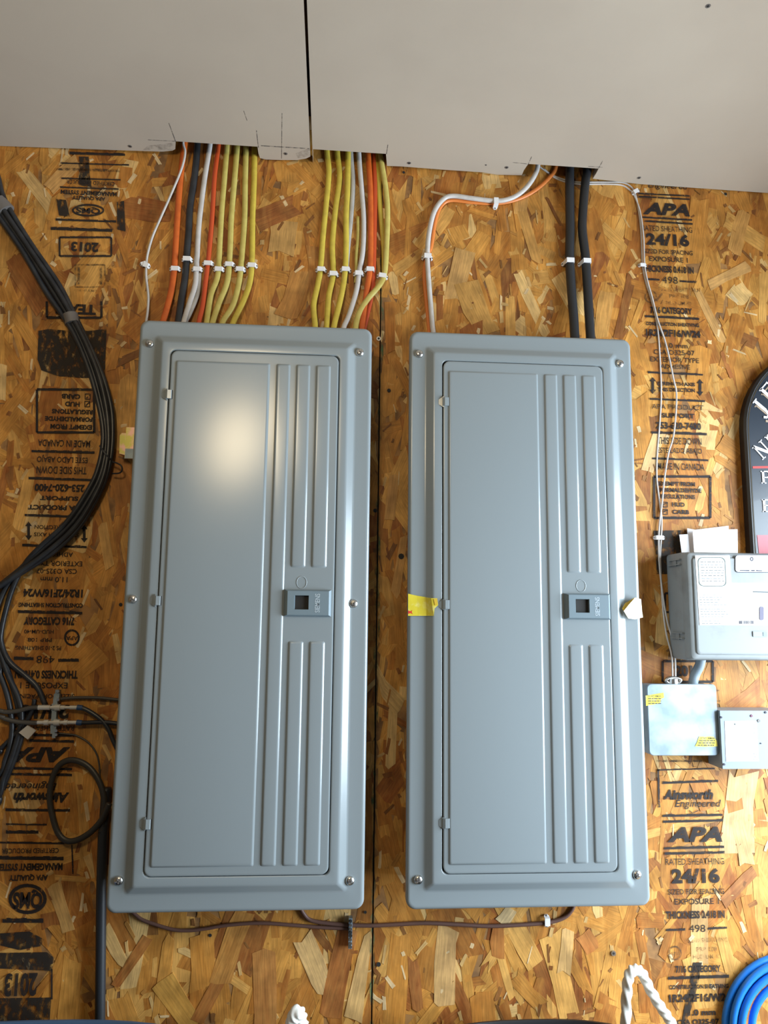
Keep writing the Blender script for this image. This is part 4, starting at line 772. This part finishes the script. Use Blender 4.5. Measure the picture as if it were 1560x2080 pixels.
tag(mb.build('flexible_tube', M_conn, None, True), 'short grey tube between the service box and the square steel box', 'conduit')

# galvanised square box
t = thing('junction_box', 'square galvanised steel box with two yellow stickers', 'junction box')
YS = -.040; p, q = at(1322, 1535, YS), at(1452, 1390, YS); sx0, sz0, sx1, sz1 = p.x, p.z, q.x + .002, q.z
mb = MB(); mb.box((sx0 - .001, -.0365, sz0 + .002), (sx1 - .002, -.0018, sz1 - .002)); mb.build('box_body', M_galv, t)
R = lambda e, y: ring3(sx0 - .002 + e, sz0 + e, sx1 - e, sz1 - e, .007, y, 4)
mb = MB(); mb.loft([R(0, -.0366), R(0, YS + .0008), R(.0008, YS), R(.003, YS)]); mb.build('cover_plate', M_galv, t, False, .5)
mb = MB(); mb.tube([at(1352, 1382, -.02), at(1360, 1377, -.02), at(1374, 1377, -.02), at(1382, 1381, -.02), at(1376, 1387, -.02), at(1358, 1387, -.02)], .0028, .0045, 8, close=True); mb.build('cable_connector', M_zinc, t, True)
mb = MB(); c = at(1367, 1386, -.02); mb.cyl((c.x, -.02, sz1 - .003), (c.x, -.02, sz1 + .007), .0085, .0080, 14); mb.build('connector_collar', M_zinc, t, False, .6); rebase(t)
for pts, labl, lines in (([(1311.5, 1413), (1348, 1407), (1349, 1417), (1344, 1419), (1341, 1429), (1320, 1432), (1312.5, 1434)], 'torn yellow sticker at the upper left of square steel box', [(1317, 1343, 1414 + 5 * k, 3) for k in range(4)]),
        ([(1420, 1496), (1450, 1496), (1456, 1505), (1458, 1516), (1440, 1517), (1412, 1516), (1416, 1508)], 'torn yellow sticker at the lower right of square steel box', [(1422 - 1.5 * k, 1452 - 2 * (k == 3), 1499.5 + 4.8 * k, 3) for k in range(4)])):
    t = thing('seal_sticker', labl, 'sticker', group='yellow stickers on the square box')
    mb = MB(); lab(mb, pts, YS - .0006); mb.build('yellow_film', M_ysti, t)
    mb = MB()
    for k, (xa, xb, yy, h) in enumerate(lines):
        if k == 0: put_text(mb, 'DO NOT REMOVE', xa, xb, yy, h + .6, y=YS - .0011, bold=.01)
        else:
            x = xa
            while x < xb:
                l = rnd.uniform(3, 7); bar(mb, x, yy, min(x + l, xb), yy, 1.7, YS - .0011); x += l + 1.5
    mb.build('black_print', M_print, t); rebase(t)
# transformer box
t = thing('transformer_box', 'light grey steel box with a plain white label and dark screws, at right edge', 'utility box')
YT = -.047; p, q = at(1457, 1562, YT), at(1457, 1443.5, YT); tx0, tz0, tz1 = p.x, p.z, q.z; tx0 = max(tx0, sx1 + .0006); tx1 = tx0 + .105
mb = MB(); mb.box((tx0, YT, tz0), (tx1, -.0018, tz1)); mb.build('box_body', M_tx, t)
mb = MB(); lab(mb, [(1472, 1464.5), (1537, 1464), (1541, 1546), (1475, 1547)], YT - .0005); wl = mb.build('white_label', M_lab, t)
mb = MB(); oval(mb, 1493, 1471, 1.6, 2, 1.6, YT - .001)
for yy in (1472, 1476, 1480, 1489): bar(mb, 1530.5, yy, 1534, yy, 1.3, YT - .001)
for x, y in ((1531, 1531), (1536, 1532), (1533, 1537), (1531, 1543), (1537, 1543)): bar(mb, x, y, x + 2, y, 1.6, YT - .001)
mb.build('label_print', M_faint, wl)
for px, py, r_, m, nm in ((1464.5, 1457, .0021, M_print, 'screw'), (1554.5, 1447, .0022, M_print, 'screw'), (1470.5, 1552.5, .0021, M_print, 'screw'), (1541, 1464, .0030, M_tape, 'knockout_hole'), (1526, 1454, .0024, mat('plum_plug', (.13, .02, .06), .5), 'plug'), (1545, 1510, .0012, M_print, 'pin_hole')):
    c = at(px, py, YT); mb = MB(); mb.cyl((c.x, YT + .001, c.z), (c.x, YT - .0012, c.z), r_, r_ * .8, 10); mb.build(nm, m, t)
rebase(t)

# ------------------------------------------------------------------ arched sign at the right edge
t = thing('arched_sign', 'black arched sign with white letters and red rule at right edge', 'sign')
YG = -.020; cxs = at(1512, 860, YG).x; rad = .155; czs = at(1520, 872, YG).z; zbot = at(1535, 1135, YG).z - .03
def arch(e, y, n=24): return [Vector((cxs + rad + (rad - e) * math.cos(math.pi * k / n), y, czs + (rad - e) * math.sin(math.pi * k / n))) for k in range(n + 1)] + [Vector((cxs + e, y, zbot + e)), Vector((cxs + 2 * rad - e, y, zbot + e))]
mb = MB(); mb.loft([arch(0, -.0018), arch(0, YG + .004), arch(.004, YG + .0006), arch(.0065, YG + .0012), arch(.0075, YG + .0012)]); mb.build('sign_board', M_rim, t, False, .5)
mb = MB(); mb.loft([arch(.0066, YG + .0016), arch(.0068, YG + .0004), arch(.0078, YG + .0004)], False, True); mb.build('gold_line', M_goldl, t)
mb = MB(); mb.loft([arch(.0080, YG + .001), arch(.0080, YG), arch(.0084, YG)], False, True); face = mb.build('sign_face', M_navy, t)
GLY = {'J': [((.62, .95), (.62, .28), .22), ((.62, .28), (.52, .06), .18), ((.52, .06), (.26, .02), .14), ((.26, .02), (.12, .16), .16), ((.40, .95), (.84, .95), .08)],
       'E': [((.25, 0), (.25, 1), .20), ((.08, .96), (.85, .96), .08), ((.08, .04), (.88, .04), .08), ((.25, .52), (.66, .52), .08), ((.85, 1), (.85, .78), .08), ((.88, 0), (.88, .25), .09), ((.66, .62), (.66, .42), .07)],
       'N': [((.18, 0), (.18, 1), .09), ((.84, 0), (.84, 1), .09), ((.18, 1), (.82, 0), .20), ((.02, .97), (.28, .97), .06), ((.02, .03), (.36, .03), .06), ((.68, .97), (1.0, .97), .06)],
       'P': [((.25, 0), (.25, 1), .18), ((.06, .04), (.48, .04), .08), ((.06, .96), (.62, .96), .08), ((.62, .96), (.82, .88), .12), ((.82, .90), (.84, .60), .18), ((.82, .62), (.62, .48), .12), ((.64, .48), (.25, .48), .08)]}
def glyph(mb, ch, px, py, wpx, hpx, deg, y, dy=.0006):
    """serif capital: lower-left corner at the pixel, turned anticlockwise by deg"""
    o = at(px, py, y); q = .00083; ca, sa = math.cos(math.radians(deg)), math.sin(math.radians(deg))
    P = lambda u, v: Vector((o.x + (u * wpx * ca - v * hpx * sa) * q, y, o.z + (u * wpx * sa + v * hpx * ca) * q))
    for (u0, v0), (u1, v1), tk in GLY[ch]:
        du, dv = (u1 - u0) * wpx, (v1 - v0) * hpx; l = math.hypot(du, dv) or 1; nu, nv = -dv / l * tk * wpx / 2 / wpx, du / l * tk * wpx / 2 / hpx
        a = [P(u0 + nu, v0 + nv), P(u1 + nu, v1 + nv), P(u1 - nu, v1 - nv), P(u0 - nu, v0 - nv)]
        mb.add(a + [p + Vector((0, dy, 0)) for p in a], [(0, 1, 2, 3), (4, 5, 6, 7), (0, 1, 5, 4), (1, 2, 6, 5), (2, 3, 7, 6), (3, 0, 4, 7)])
for ch, px, py, wp, hp, dg, sh in (('J', 1555, 854, 30, 46, 50, 1), ('E', 1573, 824, 34, 46, 48, 1), ('N', 1549, 935, 30, 34, 41, 0), ('E', 1571, 914, 28, 33, 38, 0), ('P', 1545.5, 982, 26, 27, 1, 0), ('E', 1547.5, 1040, 26, 27, 1, 0)):
    if sh: mb = MB(); glyph(mb, ch, px + 4, py + 8, wp, hp, dg, YG - .0007); mb.build('letter_edge', M_shad, face)
    mb = MB(); glyph(mb, ch, px, py, wp, hp, dg, YG - .0014); mb.build('letter', M_let, face)
mb = MB(); lab(mb, [(1529, 947), (1600, 946), (1600, 950.5), (1529, 951.5)], YG - .0007); mb.build('red_rule', mat('red_rule', (.40, .02, .015), .5), face)
mb = MB(); lab(mb, [(1538, 1087), (1620, 1086), (1622, 1130), (1542, 1130)], YG - .0007); mb.build('rose_block', M_pink, face); rebase(t)

# ------------------------------------------------------------------ things at the bottom edge
# blue cord coil
P = []; c = at(1603, 2090, -.016); q = 1 / 1215.0
import cmath
loops = ((124, 0, .010), (118, 3, .020), (110, -3, .012), (103, 2, .024), (96, -5, .014), (80, 4, .018))
N = 26
for k, (r_, o_, d_) in enumerate(loops):
    nx = loops[min(k + 1, len(loops) - 1)]
    for i in range(N):
        f = max(0, (i / N - .5) * 2) if k + 1 < len(loops) else 0; f = f * f
        rr_ = r_ + (nx[0] - r_) * f; oo = o_ + (nx[1] - o_) * f; dd = d_ + (nx[2] - d_) * f; a = -math.pi / 2 - 2 * math.pi * i / N
        P.append(Vector((c.x + (rr_ * math.cos(a) + oo) * q, -dd, c.z + (rr_ * math.sin(a) * 1.02 + oo * .5) * q)))
mb = MB(); mb.tube(P, .0056, .0056, 10, sub=2); tag(mb.build('coiled_cord', M_blue, None, True), 'bright blue cord wound in a coil at the lower right corner', 'cord')

# tubs on a shelf below the frame, rope handles standing up over their rims
def superell(cx, cy, rx, ry, z, n=48, e=2.6):
    o = []
    for k in range(n):
        a = 2 * math.pi * k / n; ca, sa = math.cos(a), math.sin(a)
        o.append(Vector((cx + rx * math.copysign(abs(ca) ** (2 / e), ca), cy + ry * math.copysign(abs(sa) ** (2 / e), sa), z)))
    return o
def tub(pxc, pyrim, rx, ry, yback, m, label, rope):
    p = at(pxc, pyrim, yback); zr = p.z; cx, cyy = p.x, yback - ry; h = .30
    t = thing('plastic_tub', label, 'tub', group='tubs at the bottom edge')
    S_ = lambda k, z: superell(cx, cyy, rx * k, ry * k, z)
    mb = MB(); mb.loft([S_(.80, zr - h), S_(.965, zr - .03), S_(.97, zr - .014), S_(1.0, zr - .012), S_(1.0, zr - .003), S_(.992, zr), S_(.972, zr), S_(.962, zr - .004), S_(.945, zr - .03), S_(.78, zr - h + .008)])
    mb.build('tub_body', m, t, False, .7)
    if rope:
        mb = MB(); mb.tube([at(*r) for r in rope], .0070, .0070, 18, sub=10, twist=(.16, 3, .28)); mb.build('rope_handle', M_rope, t, True)
    rebase(t); return zr - h
z1 = tub(1068, 2069, .205, .16, -.055, M_tubk, 'black tub with a tall white rope loop, rim at bottom edge', [(1268, 2290, -.12), (1270, 2150, -.10), (1271, 2080, -.10), (1273, 2020, -.10), (1277, 1985, -.10), (1284, 1972, -.096), (1294, 1970, -.092), (1305, 1978, -.088), (1318, 2005, -.086), (1335, 2035, -.086), (1352, 2060, -.086), (1366, 2085, -.088), (1384, 2150, -.09), (1400, 2290, -.10)])
z2 = tub(60, 2071, .31, .17, -.055, M_tubb, 'slate blue tub in the bottom left corner', None)
mb = MB(); mb.tube([at(586, 2440, -.14), at(588, 2260, -.11), at(588, 2110, -.10), at(592, 2085, -.10), at(596, 2068, -.104), at(603, 2056, -.106), at(609, 2060, -.10), at(613, 2078, -.094), at(616, 2110, -.094), at(618, 2260, -.10), at(622, 2450, -.14)], .0085, .0085, 18, sub=10, twist=(.16, 3, .28))
ro = mb.build('rope_loop', M_rope, None, True); tag(ro, 'top of a thick white rope loop at bottom edge below left panel', 'rope')
zs = min(z1, z2) - .0
mb = MB(); mb.box((-.75, -.44, zs - .022), (1.6, -.004, zs)); tag(mb.build('storage_shelf', M_cedge, None), 'plain wooden shelf under the tubs', 'shelf')
